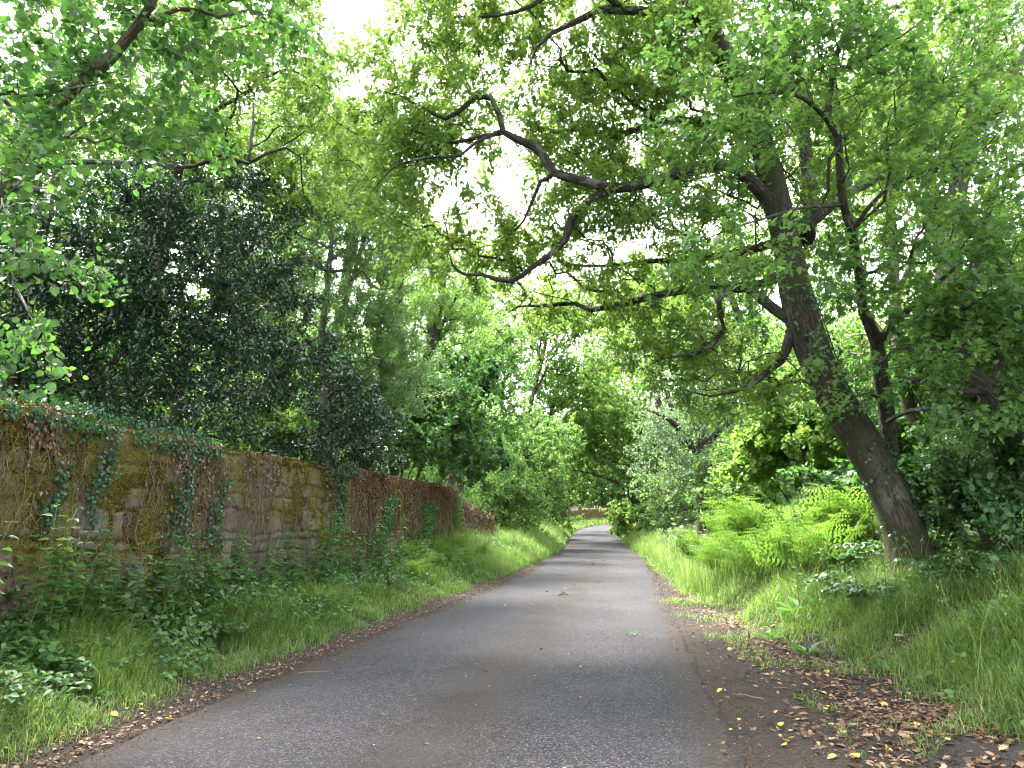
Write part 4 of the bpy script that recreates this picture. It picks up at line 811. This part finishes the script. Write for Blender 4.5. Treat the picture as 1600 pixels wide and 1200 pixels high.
# ================================================================== GRASS, PLANTS
def blades(mb, x, y, h, w, lean, r):
    n = len(x); z = ground(x, y) - .01; az = rng.random(n) * 2 * np.pi; d = np.stack([np.cos(az), np.sin(az), np.zeros(n)], 1)
    s = np.stack([-d[:, 1], d[:, 0], np.zeros(n)], 1); b = np.stack([x, y, z], 1); up = np.array([0, 0, 1.])
    Vs = []
    for t_, wt in ((0, 1.0), (.4, .9), (.75, .6)):
        c = b + (h * (t_ - .30 * lean * t_ ** 2))[:, None] * up + (h * lean * .85 * t_ ** 2)[:, None] * d
        Vs += [c - s * (w * wt / 2)[:, None], c + s * (w * wt / 2)[:, None]]
    Vs.append(b + (h * (1 - .42 * lean))[:, None] * up + (h * lean)[:, None] * d)
    Vv = np.stack(Vs, 1).reshape(-1, 3); o = np.arange(n) * 7
    f4 = np.concatenate([np.stack([o, o + 1, o + 3, o + 2], 1), np.stack([o + 2, o + 3, o + 5, o + 4], 1)]); f3 = np.stack([o + 4, o + 5, o + 6], 1)
    mb.add(Vv, [f4, f3], np.repeat(r, 7))
def ysample(n, y0, y1, p=1.0):
    """denser close to the camera: pdf ~ 1/y**p"""
    u = rng.random(n)
    return y0 * (y1 / y0) ** u if p == 1 else (y0 ** (1 - p) + u * (y1 ** (1 - p) - y0 ** (1 - p))) ** (1 / (1 - p))
def grass(name, label, side, n, y0, y1, s0, s1, hfun, lean, mat='grass', dens=None, dry=.06):
    y = ysample(n, y0, y1); s = rng.uniform(s0, s1, n)
    x = np.where(side < 0, Ledge(y) - s, Redge(y) + eR(y) + s)
    p = np.stack([x, y, y * 0], -1); cl = fbm(p * 1.6, 3, 101); k = np.ones(n, bool) if dens is None else dens(x, y, s, cl)
    if side < 0: k &= (x > wallx(y) + .1) | (y > 38)
    x, y, s, cl = x[k], y[k], s[k], cl[k]; n = len(x)
    h = hfun(y, s) * (1 + .55 * cl).clip(.35, 1.8) * rng.uniform(.5, 1.25, n)
    w = .0052 * np.maximum(1, y / 7.5) * rng.uniform(.7, 1.4, n)
    r = (.42 + .25 * fbm(p[k] * .7, 2, 103) + .28 * rng.normal(size=n)).clip(0, .9); r = np.where(rng.random(n) < dry, 1, r)
    mb = MB(); blades(mb, x, y, h, w, rng.uniform(*lean, n), r)
    return tag(link(name, mb.mesh(name, M[mat])), label, None, None, 'stuff')
grass('grass', 'short ragged grass between lane edge and the wall plants', -1, 190000, 2.6, 46, .3, 2.3, lambda y, s: np.interp(s, [.3, .7, 1.3, 2.2], [.07, .18, .36, .45]), (.3, 1.1), dens=lambda x, y, s, cl: rng.random(len(x)) < np.interp(s, [.36, .6, .9, 1.5, 2.3], [.12, .55, 1, .9, .4]) * (.75 + cl).clip(.15, 1))
grass('grass', 'long soft green grass covering the right hand bank', 1, 270000, 3.2, 55, -.25, 4.6, lambda y, s: np.interp(s, [-.25, .1, .8, 3, 5], [.08, .2, .34, .42, .35]), (.35, 1.15), dens=lambda x, y, s, cl: rng.random(len(x)) < np.interp(s, [-.25, 0, .25, .6, 3, 4.6], [.10, .45, .9, 1, .8, .4]) * (.85 + .8 * cl).clip(.15, 1))
grass('grass', 'sparse grass tufts poking through the leaf litter', 1, 16000, 3.2, 16, -1.1, .3, lambda y, s: np.interp(s, [-1.1, 0, .3], [.06, .14, .2]), (.4, 1.1), dens=lambda x, y, s, cl: (cl > .28) & (rng.random(len(x)) < .8))
grass('tall_grass', 'tall pale seeding grass on the sunny verge before the bend', 1, 16000, 15, 60, 0, 3.2, lambda y, s: .62 + 0 * y, (.15, .6), 'seed_grass', dry=.25)
grass('tall_grass', 'tall pale seeding grass on the left verge past the bracken', -1, 34000, 22, 75, .35, 3.6, lambda y, s: np.interp(s, [.3, 1.2, 3], [.35, .75, 1.0]), (.15, .6), 'seed_grass', dry=.2)
grass('grass', 'bright grass on the far verges around the bend', -1, 40000, 40, 125, .2, 6, lambda y, s: .35 + 0 * y, (.2, .8))
grass('grass', 'bright grass on the far right verge at the bend', 1, 40000, 45, 125, -.2, 8, lambda y, s: .35 + 0 * y, (.2, .8))
def cover(name, label, side, n, y0, y1, s0, s1, h, tmpl, size, mat, thr=-.1, seed=111, cl_h=.6):
    y = ysample(n, y0, y1); s = rng.uniform(s0, s1, n); x = np.where(side < 0, Ledge(y) - s, Redge(y) + eR(y) + s)
    p = np.stack([x, y, y * 0], -1); c = fbm(p * 1.3, 3, seed); k = c > thr
    if side < 0: k &= x > wallx(y) + .08
    x, y, c, s = x[k], y[k], c[k], s[k]; n = len(x); z = ground(x, y) + h * (rng.random(n) ** .8) * (.5 + cl_h * (c - thr)).clip(.2, 1.3) * np.interp(s - s0, [0, .5], [.35, 1])
    mb = MB(); leaves(mb, np.stack([x, y, z], -1), rng.normal(size=(n, 3)) * [1, 1, .4] + [0, 0, -.1], rng.normal(size=(n, 3)) * .45 + [.15, -.1, 1.1], size * rng.uniform(.6, 1.3, n) * np.maximum(1, y / 16), tmpl, rng.random(n))
    return tag(link(name, mb.mesh(name, M[mat])), label, None, None, 'stuff')
cover('undergrowth', 'low mixed leafy undergrowth at the foot of the wall', -1, 22000, 3.4, 40, 1.25, 2.35, .7, 'nettle', .075, 'bramble_leaf', -.2)
cover('undergrowth', 'fresh green low weeds mixed into the left verge grass', -1, 16000, 3.4, 40, .7, 2.3, .6, 'nettle', .07, 'nettle_leaf', -.05, 115)
cover('undergrowth', 'leafy brambles and weeds deep in the shade of the right bank', 1, 24000, 5, 30, 1.9, 6.5, .55, 'nettle', .065, 'bramble_leaf', -.25, 117)
cover('undergrowth', 'scattered broad weeds among the right bank grass', 1, 9000, 4, 24, .0, 4.2, .4, 'nettle', .065, 'nettle_leaf', .02, 119)

def proto_nettle(seed, nst=6, h=.95):
    global rng; keep = rng; rng = np.random.default_rng(seed); lf = MB(); st = MB()
    for k in range(nst):
        az = rng.random() * 6.28; sp = rng.uniform(.03, .26); H = h * rng.uniform(.65, 1.1); b = np.array([math.cos(az) * sp, math.sin(az) * sp, -.03]); tip = b + [math.cos(az) * .18 * H, math.sin(az) * .18 * H, H]
        q = np.linspace(0, 1, 7)[:, None]; P_ = b + (tip - b) * q + np.array([math.cos(az), math.sin(az), 0]) * (.06 * H * q ** 2.5); tube(st, P_, np.linspace(.006, .0025, 7), 4, rng.random())
        nl = int(H / .085)
        for j in range(2, nl + 1):
            f = j / nl; p = b + (tip - b) * f + np.array([math.cos(az), math.sin(az), 0]) * .06 * H * f ** 2.5; a0 = az + (j % 2) * 1.57 + rng.normal() * .25
            sz = np.interp(f, [.15, .55, .85, 1], [.085, .125, .09, .045])
            for a in (a0, a0 + 3.14):
                d = np.array([[math.cos(a), math.sin(a), rng.normal() * .15 + .1]]); leaves(lf, p[None] + d * .02, d, np.array([[0, 0, 1.]]) + rng.normal(size=(1, 3)) * .2, np.array([sz * rng.uniform(.8, 1.2)]), 'nettle', np.array([rng.random()]))
    rng = keep; return lf.mesh('nettle_foliage', M['nettle_leaf']), st.mesh('nettle_stems', M['stem'])
def proto_bramble(seed, n=8):
    global rng; keep = rng; rng = np.random.default_rng(seed); lf = MB(); st = MB()
    for k in range(n):
        az = rng.random() * 6.28; L_ = rng.uniform(.6, 1.15); q = np.linspace(0, 1, 12); rr = L_ * q * (.55 + .25 * q); zz_ = L_ * (1.15 * q - .95 * q ** 2) * rng.uniform(.7, 1.0)
        P_ = np.stack([np.cos(az + .3 * q) * rr, np.sin(az + .3 * q) * rr, zz_], 1); tube(st, P_, np.linspace(.005, .002, 12), 4, rng.random())
        for j in range(2, 12):
            a = az + rng.choice([-1, 1]) * rng.uniform(.5, 1.3); pet = np.array([math.cos(a), math.sin(a), .5]) * .05
            for da, s in ((0, .085), (.95, .07), (-.95, .07)):
                d = np.array([[math.cos(a + da), math.sin(a + da), -.15 + rng.normal() * .2]]); leaves(lf, (P_[j] + pet)[None], d, np.array([[0, 0, 1.]]) + rng.normal(size=(1, 3)) * .3, np.array([s * rng.uniform(.8, 1.2)]), 'broad', np.array([rng.random()]))
    rng = keep; return lf.mesh('bramble_foliage', M['bramble_leaf']), st.mesh('bramble_stems', M['stem'])
def proto_bracken(seed, n=9, H=1.0):
    global rng; keep = rng; rng = np.random.default_rng(seed); lf = MB(); st = MB()
    for k in range(n):
        az = rng.random() * 6.28; L_ = H * rng.uniform(.85, 1.25); b = np.array([math.cos(az), math.sin(az), 0]) * rng.uniform(0, .25); q = np.linspace(0, 1, 16); ln_ = rng.uniform(.25, .6); rr = L_ * (.08 * q + ln_ * q ** 2.2); zz_ = L_ * (1.0 * q - (.05 + .5 * ln_) * q ** 3)
        P_ = b + np.stack([np.cos(az) * rr, np.sin(az) * rr, zz_], 1); tube(st, P_, np.linspace(.006, .002, 16), 4, rng.random())
        tg = unit(np.gradient(P_, axis=0)); sd = np.array([-math.sin(az), math.cos(az), 0])
        for j in range(5, 16):
            f = (j - 5) / 10; ln = .36 * L_ * (1 - f) ** .75 * min(1, .75 + f * 2) + .03
            for s in (1, -1):
                d = (sd * s + tg[j] * .45 + [0, 0, rng.uniform(-.35, .1)] + rng.normal(size=3) * .14)[None]; up = np.cross(tg[j], sd)[None] * (1 if np.cross(tg[j], sd)[2] > 0 else -1)
                leaves(lf, P_[j][None], d, up, np.array([ln]), 'pinna', np.array([rng.random()]))
    rng = keep; return lf.mesh('bracken_foliage', M['fern_leaf']), st.mesh('bracken_stems', M['stem'])
def proto_dock(seed, n=8, stalk=.7):
    global rng; keep = rng; rng = np.random.default_rng(seed); lf = MB(); st = MB()
    for k in range(n):
        az = k * 2.4 + rng.normal() * .3; d = np.array([[math.cos(az), math.sin(az), rng.uniform(.5, 1.3)]]); leaves(lf, np.array([[0, 0, .02]]) + unit(d) * .05, d, np.array([[-math.cos(az), -math.sin(az), 1.2]]), np.array([rng.uniform(.16, .3)]), 'lance', np.array([rng.random()]))
    q = np.linspace(0, 1, 6); P_ = np.stack([.06 * q ** 2, .04 * q, stalk * q], 1); tube(st, P_, np.linspace(.006, .003, 6), 5, .4)
    for j in range(7):
        az = j * 2.2; p = np.array([[.03, .02, stalk * (.25 + .1 * j)]]); d = np.array([[math.cos(az), math.sin(az), .5]]); leaves(lf, p, d, np.array([[0, 0, 1.]]), np.array([.14 - .012 * j]), 'lance', np.array([rng.random()]))
    rng = keep; return lf.mesh('dock_foliage', M['nettle_leaf']), st.mesh('dock_stem', M['stem'])
def proto_parsley(seed, H=1.1):
    global rng; keep = rng; rng = np.random.default_rng(seed); lf = MB(); st = MB(); fl = MB()
    for k in range(7):
        az = rng.random() * 6.28; h = H * rng.uniform(.7, 1.05); q = np.linspace(0, 1, 6); tip = np.array([math.cos(az) * .3, math.sin(az) * .3, h]); P_ = q[:, None] * tip + np.stack([0 * q, 0 * q, .08 * np.sin(q * 3.14)], 1); tube(st, P_, np.linspace(.006, .003, 6), 4, .4)
        for j in range(10):
            a = rng.random() * 6.28; e = tip + np.array([math.cos(a) * .06, math.sin(a) * .06, .05]) * rng.uniform(.4, 1.2); tube(st, [tip, e], [.002, .001], 3, .5)
            n = 12; leaves(fl, e + rng.normal(size=(n, 3)) * [.014, .014, .005], rnd_unit(n) * [1, 1, .3], np.tile([[0, 0, 1.]], (n, 1)), .014, 'tiny', rng.random(n))
        n = 26; pp = tip * rng.uniform(.1, .7, (n, 1)) + rng.normal(size=(n, 3)) * .1; leaves(lf, pp, rng.normal(size=(n, 3)), rng.normal(size=(n, 3)) * .5 + [0, 0, 1], rng.uniform(.05, .12, n), 'pinna', rng.random(n))
    rng = keep; return lf.mesh('parsley_foliage', M['thorn_leaf']), st.mesh('parsley_stems', M['stem']), fl.mesh('parsley_flowers', M['flower'])
def plant_kind(name, cat, group, meshes, partnames, spots, labels):
    protos = []
    for i, (x, y, sc) in enumerate(spots):
        loc = (x, y, gz(x, y)); v = i % len(meshes)
        if i < len(meshes):
            r = empty(name, labels[i], cat, loc, group); r.rotation_euler = (0, 0, rng.random() * 6.28); r.scale = (sc,) * 3
            for me, pn in zip(meshes[v], partnames): link(pn, me, r)
            protos.append(r)
        else: copy_thing(protos[v], loc, rng.random() * 6.28, sc, labels[i])
def sl(s, y): return float(Ledge(y)) - s
def sr(t, y): return float(Redge(y) + eR(y)) + t
NY = [4.4, 5.0, 5.6, 6.2, 6.9, 7.5, 8.1, 8.9, 9.6, 10.4, 11.2, 12.1, 13.1, 14.2, 15.4, 16.6, 18, 19.5]
sp = [(max(sl(1.75 + .45 * rng.random(), y), wallx(y) + .35), y, rng.uniform(.9, 1.25)) for y in NY]
plant_kind('nettle', 'plant', 'nettle clumps along the wall foot', [proto_nettle(1, 9, 1.2), proto_nettle(2, 10, 1.05), proto_nettle(3, 8, 1.3)], ['foliage', 'stems'], sp, ['broad-leaved nettle clump at the wall foot, %s counting from the near end' % ORD[i] for i in range(18)])
sp = [(sl(s, y), y, c) for y, s, c in [(4.5, 1.2, .8), (4.9, 1.7, .95), (5.4, 1.25, .8), (5.9, 1.5, .9), (6.5, 1.3, .8), (7.2, 1.5, .8), (8.2, 1.45, .75), (9.2, 1.5, .75), (10.4, 1.4, .75), (11.8, 1.5, .75), (13.6, 1.6, .8), (15.2, 1.6, .8), (17.0, 1.7, .85)]]
plant_kind('bramble', 'plant', 'brambles on the left verge', [proto_bramble(11), proto_bramble(12), proto_bramble(13)], ['foliage', 'stems'], sp, ['dusky green bramble with arching canes on the left verge, %s from the camera' % ORD[i] for i in range(13)])
sp = [(sl(s, y), y, c) for y, s, c in [(16.4, 1.5, .7), (17.8, 1.6, .85), (18.6, 2.1, .95), (19.4, 1.5, .9), (20.3, 2.0, 1.05), (21.4, 1.6, .95), (22.5, 2.2, 1.1), (23.6, 1.7, 1.0), (25.4, 2.2, 1.1), (27.5, 2.3, 1.05)]]
plant_kind('bracken', 'fern', 'bracken on the left verge near the wall end', [proto_bracken(21), proto_bracken(22, 8, 1.1)], ['foliage', 'stems'], sp, ['bright bracken fern spilling from the far end of the wall, %s from the camera' % ORD[i] for i in range(10)])
sp = [(*at(u, 820, Y)[:2], c) for u, Y, c in [(1290, 11.8, .85), (1262, 12.4, .9), (1228, 12.8, .9), (1300, 13, 1.05), (1190, 13.6, .95), (1250, 14, 1.1), (1158, 14.6, .95), (1210, 15, 1.15), (1130, 15.8, .95), (1175, 16.4, 1.15), (1110, 17.4, .95), (1145, 18, 1.1), (1330, 12.6, .95), (1092, 19.5, .9)]]
plant_kind('bracken', 'fern', 'bracken on the right bank', [proto_bracken(23, 11, 1.35), proto_bracken(24, 12, 1.45)], ['foliage', 'stems'], sp, ['sunlit yellow-green bracken on the right bank left of the oak, %s from the camera' % ORD[i] for i in range(14)])
sp = [(*at(u, 900, Y)[:2], c) for u, Y, c in [(1250, 9.3, 1.0), (1382, 9.0, 1.1), (1330, 9.6, .9), (1290, 10.6, 1.25), (1245, 11, 1.3), (1200, 10.4, .8), (1480, 7.2, .7), (1545, 6.6, .7), (1365, 7.6, .65)]]
plant_kind('dock', 'plant', 'tall weeds in the right bank grass', [proto_dock(31), proto_dock(32, 6, .85)], ['foliage', 'stems'], sp, ['upright broad-leaved dock in the right bank grass, %s' % w for w in ('beside the dark soil patch', 'at the foot of the leaning oak', 'just left of the oak foot', 'in front of the bracken, taller one', 'in front of the bracken, farther one', 'nearest the sunny grass', 'in the long grass by the right edge', 'closest to the camera', 'below the oak at the litter edge')])
sp = [(*at(u, 830, Y)[:2], c) for u, Y, c in [(1052, 27, 1.0), (1075, 25, .95), (1040, 31, 1.0), (1090, 23.5, .8), (1062, 33, 1.1)]]
plant_kind('cow_parsley', 'plant', 'white umbel flowers on the right verge', [proto_parsley(41), proto_parsley(42)], ['foliage', 'stems', 'flowers'], sp, ['white-flowered cow parsley on the sunny right verge, %s from the camera' % ORD[k] for k in (2, 1, 3, 0, 4)])

sp = [(*at(u, 860, Y)[:2], c) for u, Y, c in [(1372, 9.5, .8), (1340, 10.2, .95), (1408, 9.3, .7), (1462, 9.6, .85), (1500, 9.2, .9), (1540, 8.8, .9), (1590, 8.4, .9), (1440, 10.6, 1.1), (1315, 11, 1.0), (1395, 11.2, 1.2), (1490, 10.6, 1.1), (1560, 9.8, 1.1)]]
plant_kind('bramble', 'plant', 'brambles around the oak foot', [proto_bramble(14, 10), proto_bramble(15, 11), proto_bramble(16, 9)], ['foliage', 'stems'], sp, ['arching green bramble on the right bank ' + w for w in ('just left of the oak foot', 'a step left of the oak, under the bush', 'growing against the front of the oak foot', 'just right of the oak foot', 'two steps right of the oak foot', 'midway between the oak and the right edge', 'at the right edge of the picture', 'behind the right side of the oak foot', 'between the bracken and the oak', 'hidden behind the oak trunk', 'in front of the dark thicket', 'below the slanting dark trunk')])
# ================================================================== LITTER
def gp(u, v, z=.02):
    d = (u - 800) / F * RT - (v - 600) / F * UP + FW; return EYE + d * ((z - 1.5) / d[2])
mb = MB(); N = 40000; y = ysample(N, 3.0, 26); s = rng.uniform(-.15, 2.7, N); x = Redge(y) + s; c = fbm(np.stack([x, y, y * 0], -1) * 1.7, 3, 131)
k = (rng.random(N) < np.interp(s / np.maximum(eR(y), .4), [-.1, .15, .4, .6, .95, 1.25, 1.6], [.03, .07, .3, .9, .8, .3, 0]) * (.55 + 1.1 * c).clip(.03, 1)); x, y = x[k], y[k]; n = len(x)
z = np.maximum(ground(x, y), roadz(y) + .004) + .006 + .02 * rng.random(n)
leaves(mb, np.stack([x, y, z], -1), rng.normal(size=(n, 3)) * [1, 1, .22], rng.normal(size=(n, 3)) * .3 + [0, 0, 1], rng.uniform(.022, .062, n), 'oval', rng.random(n))
N2 = 1500; y2 = ysample(N2, 3, 12); x2 = Redge(y2) + rng.uniform(.5, 2.2, N2); leaves(mb, np.stack([x2, y2, ground(x2, y2) + .012], -1), rng.normal(size=(N2, 3)) * [1, 1, .3], rng.normal(size=(N2, 3)) * .35 + [0, 0, 1], rng.uniform(.06, .10, N2), 'oak', rng.random(N2) ** .8)
tag(link('leaf_litter', mb.mesh('leaf_litter', M['litter'])), 'brown fallen leaves littering the right shoulder', None, None, 'stuff')
mb = MB(); N = 2600; y = ysample(N, 3.0, 20); s = np.abs(rng.normal(size=N)) * .35 + .05; x = Ledge(y) - s
leaves(mb, np.stack([x, y, np.maximum(ground(x, y), roadz(y)) + .015], -1), rng.normal(size=(N, 3)) * [1, 1, .22], rng.normal(size=(N, 3)) * .3 + [0, 0, 1], rng.uniform(.02, .05, N), 'oval', rng.random(N))
tag(link('leaf_litter', mb.mesh('leaf_litter', M['litter'])), 'brown leaf scraps along the left lane edge', None, None, 'stuff')
mb = MB(); N = 26000; y = ysample(N, 3, 30); sd = rng.random(N) < .6
s = np.where(sd, rng.uniform(-.22, 1.4, N), -rng.uniform(-.25, .55, N)); x = np.where(sd, Redge(y) + s, Ledge(y) + s)
z = np.maximum(ground(x, y), roadz(y) - .0 + np.where(np.where(sd, s < 0, s > 0), .008, -1)) + .004
leaves(mb, np.stack([x, y, z], -1), rng.normal(size=(N, 3)) * [1, 1, .3], rnd_unit(N) + [0, 0, .6], rng.uniform(.006, .022, N) * np.maximum(1, y / 9), 'tiny', rng.random(N) ** 2.2 * .8)
tag(link('debris', mb.mesh('debris', M['litter'], False)), 'crumbs of bark and soil along both lane edges', None, None, 'stuff')
mb = MB(); N = 2600; y = ysample(N, 3, 34); lt = np.where(rng.random(N) < .5, rng.normal(size=N) * .22, rng.uniform(-1, 1, N)); k = np.abs(lt) < .97; y, lt = y[k], lt[k]; n = len(y)
x = (Ledge(y) + Redge(y)) / 2 + lt * (Redge(y) - Ledge(y)) / 2
leaves(mb, np.stack([x, y, roadz(y) + .016 + .02 * (1 - lt ** 2)], -1), rng.normal(size=(n, 3)) * [1, 1, .25], rng.normal(size=(n, 3)) * .3 + [0, 0, 1], np.where(rng.random(n) < .12, rng.uniform(.02, .05, n), rng.uniform(.005, .016, n)) * np.maximum(1, y / 10), 'tiny', rng.random(n) ** 1.5)
tag(link('debris', mb.mesh('debris', M['litter'], False)), 'scraps of leaf and bark scattered on the lane', None, None, 'stuff')
mb = MB(); N = 340; y = ysample(N, 4, 26); x = Redge(y) + eR(y) + rng.uniform(.1, 4, N); z = ground(x, y)
for a, b, c in zip(x, y, z):
    h = rng.uniform(.45, .95); d = rng.normal(size=2) * .18; tube(mb, [[a, b, c - .02], [a + d[0] * .4, b + d[1] * .4, c + h * .6], [a + d[0], b + d[1], c + h]], [.0028, .002, .001], 3, .8)
    m_ = 7; leaves(mb, np.array([a + d[0], b + d[1], c + h]) + rng.normal(size=(m_, 3)) * [.012, .012, .05], rng.normal(size=(m_, 3)) * .4 + [0, 0, 1], rnd_unit(m_), .03, 'tiny', .6 + .4 * rng.random(m_))
tag(link('dead_stalks', mb.mesh('dead_stalks', M['seed_grass'])), 'thin seeding stalks standing in the right bank grass', None, None, 'stuff')
# single yellow leaves
ym = []
for s in range(5):
    mb = MB(); keep = rng; rng = np.random.default_rng(500 + s); leaves(mb, np.zeros((1, 3)) - [.035, 0, 0], np.array([[1, 0, .12 * rng.normal()]]), np.array([[.15 * rng.normal(), .2 * rng.normal(), 1]]), np.array([.075]), ['broad', 'broad', 'oval', 'oak', 'broad'][s], np.array([rng.random()]))
    tube(mb, [[-.035, 0, 0], [-.06, .004, .006]], [.0012, .001], 3, .3); rng = keep; ym.append(mb.mesh('yellow_leaf', M['yellow_leaf']))
spR = [(1131, 1004), (1140, 1016), (1212, 1115), (1224, 1168), (1220, 1135), (1228, 1160), (1236, 1157), (1284, 1096), (1287, 1080), (1290, 1110), (1260, 1073), (1225, 1052), (1195, 1046), (1286, 984), (1287, 991), (1278, 957), (1141, 973), (1382, 1103), (1433, 1133), (1389, 1172), (1338, 1186), (1347, 1118), (1334, 1108), (1416, 1066), (1300, 1186), (1340, 1197), (1322, 1066), (1268, 1030), (1205, 972), (1235, 1005), (1250, 1095), (1181, 1075), (1171, 1015), (1107, 962), (1480, 1158), (1310, 1040), (1246, 1128), (1540, 1082), (1084, 997), (1142, 1144), (1124, 1081), (1155, 1128)]
spL = [(12, 1170), (50, 1160), (203, 1095), (230, 1092), (240, 1090), (220, 1104), (221, 1112), (264, 1125), (178, 1118), (358, 1081), (225, 1080), (437, 1055), (400, 1063), (395, 1083), (425, 1059), (489, 1016), (120, 1131), (95, 1148), (305, 1068), (350, 1030)]
for grp, lab, sps in (('yellow leaves on the right shoulder', 'single yellow leaf fallen on the brown littered shoulder right of the lane', spR), ('yellow leaves on the left lane edge', 'single yellow leaf fallen along the left edge of the lane', spL)):
    for i, (u, v) in enumerate(sps):
        p = gp(u, v); p = gp(u, v, max(gz(p[0], p[1]), .0)); z = max(gz(p[0], p[1]), .0) + .022
        o = link('fallen_leaf', ym[int(rng.integers(5))]); o.location = (p[0], p[1], z); o.rotation_euler = (rng.normal() * .15, rng.normal() * .15, rng.random() * 6.28); s = rng.uniform(.5, .9); o.scale = (s, s, s); tag(o, lab, 'leaf', grp)
# the green sprig and the dark twig lying on the lane
p = gp(988, 993); root = empty('fallen_sprig', 'small pale green leaf sprig lying on the lane asphalt', 'sprig', (p[0], p[1], .028)); mb = MB(); n = 11
leaves(mb, rng.normal(size=(n, 3)) * [.035, .03, .006] + [0, 0, .012], rng.normal(size=(n, 3)) * [1, 1, .4], rng.normal(size=(n, 3)) * .5 + [0, 0, 1], rng.uniform(.05, .08, n), 'oak', rng.random(n)); link('leaf', mb.mesh('sprig_leaf', M['pale_leaf']), root)
mb = MB(); tube(mb, [[-.1, -.02, .008], [-.03, 0, .012], [.04, .01, .01], [.09, .04, .008]], [.003, .003, .0025, .0015], 5, .3); link('twig', mb.mesh('sprig_twig', M['dark_bark']), root)
p = gp(880, 931); mb = MB(); tube(mb, [[-.12, 0, .01], [-.04, .02, .03], [.05, .01, .035], [.13, -.01, .012]], [.012, .014, .013, .006], 6, .3); tube(mb, [[-.03, .02, .03], [.01, -.05, .05], [.05, -.07, .03]], [.009, .008, .004], 5, .3); tube(mb, [[.04, .01, .03], [.08, .07, .05]], [.008, .003], 5, .3)
n = 6; leaves(mb, rng.normal(size=(n, 3)) * [.05, .03, .01] + [0, 0, .03], rnd_unit(n), rnd_unit(n), .06, 'oval', .5)
o = link('fallen_twig', mb.mesh('fallen_twig', M['dark_bark'])); o.location = (p[0], p[1], .026); tag(o, 'dark crooked twig lying mid lane ahead of the sprig', 'twig')
for i, (u, v, a, L_) in enumerate([(1172, 1083, 2.2, .28), (1490, 1044, .9, .5), (1222, 1072, .2, .2), (490, 1046, .3, .3)]):
    p = gp(u, v, .05); mb = MB(); q = np.linspace(-.5, .5, 6); P_ = np.stack([q * L_, rng.normal(size=6) * .012, .012 + .006 * rng.random(6)], 1); tube(mb, P_, np.linspace(.006, .003, 6), 5, .6)
    o = link('dry_twig', mb.mesh('dry_twig', M['dead_stem'])); o.location = (p[0], p[1], max(gz(p[0], p[1]), 0) + .01); o.rotation_euler = (0, 0, a); tag(o, ['thin dry twig on the dark right edge of the lane', 'dry twig among brown leaves under the right bank grass', 'short grey twig on the littered right shoulder', 'thin twig on the left edge of the lane'][i], 'twig')

# ================================================================== HAZE
if HAZE:
    m = bpy.data.materials.new('haze'); m.use_nodes = True; t = m.node_tree; t.nodes.clear(); g = G(t)
    pv = g.n('ShaderNodeVolumePrincipled'); pv.inputs['Color'].default_value = (.85, .9, .95, 1); pv.inputs['Density'].default_value = HAZE; g.l(pv.outputs[0], g.n('ShaderNodeOutputMaterial').inputs['Volume'])
    mb = MB(); cv = np.array([[x, y, z] for x in (-310, 310) for y in (-50, 960) for z in (-2, 75)], float)
    mb.add(cv, [np.array([[0, 1, 3, 2], [4, 6, 7, 5], [0, 4, 5, 1], [2, 3, 7, 6], [0, 2, 6, 4], [1, 5, 7, 3]])]); tag(link('haze', mb.mesh('haze', m, False)), 'thin pale air between the trees', None, None, 'stuff')
# ================================================================== LIGHT
SUN_EL, SUN_AZ = RAD(62), RAD(-48)       # azimuth from +Y towards +X
w = bpy.data.worlds.new('World'); scene.world = w; w.use_nodes = True; t = w.node_tree; t.nodes.clear(); g = G(t)
sky = g.n('ShaderNodeTexSky', sky_type='NISHITA', sun_disc=False, sun_elevation=SUN_EL, sun_rotation=SUN_AZ, altitude=100, air_density=1.0, dust_density=4.0, ozone_density=.6)
hs = g.n('ShaderNodeHueSaturation', ins={'Saturation': .35}); g.l(sky.outputs[0], hs.inputs['Color'])
b = g.n('ShaderNodeBackground', ins={'Strength': .15}); g.l(hs.outputs[0], b.inputs[0]); g.l(b.outputs[0], g.n('ShaderNodeOutputWorld').inputs[0])
sd = bpy.data.lights.new('sun', 'SUN'); sd.energy = 1.5; sd.angle = RAD(12); sd.color = (1, .96, .88); so = bpy.data.objects.new('sun', sd); COL.objects.link(so)
dirv = Vector((math.sin(SUN_AZ) * math.cos(SUN_EL), math.cos(SUN_AZ) * math.cos(SUN_EL), math.sin(SUN_EL))); so.rotation_euler = dirv.to_track_quat('Z', 'Y').to_euler(); so.location = (0, 20, 30)
vs = scene.view_settings; scene.display_settings.display_device = 'sRGB'; vs.view_transform = 'Standard'; vs.look = 'None'; vs.gamma = 1; vs.use_curve_mapping = False; vs.exposure = 3.85
cy = scene.cycles; cy.max_bounces = 8; cy.diffuse_bounces = 6; cy.glossy_bounces = 2; cy.transmission_bounces = 8; cy.transparent_max_bounces = 4; cy.use_denoising = True; cy.denoising_prefilter = 'ACCURATE'; cy.filter_width = 1.15; cy.volume_bounces = 0; cy.sample_clamp_indirect = 8; cy.caustics_reflective = False; cy.caustics_refractive = False; cy.use_adaptive_sampling = True; cy.adaptive_threshold = .02
scene.render.engine = 'CYCLES'
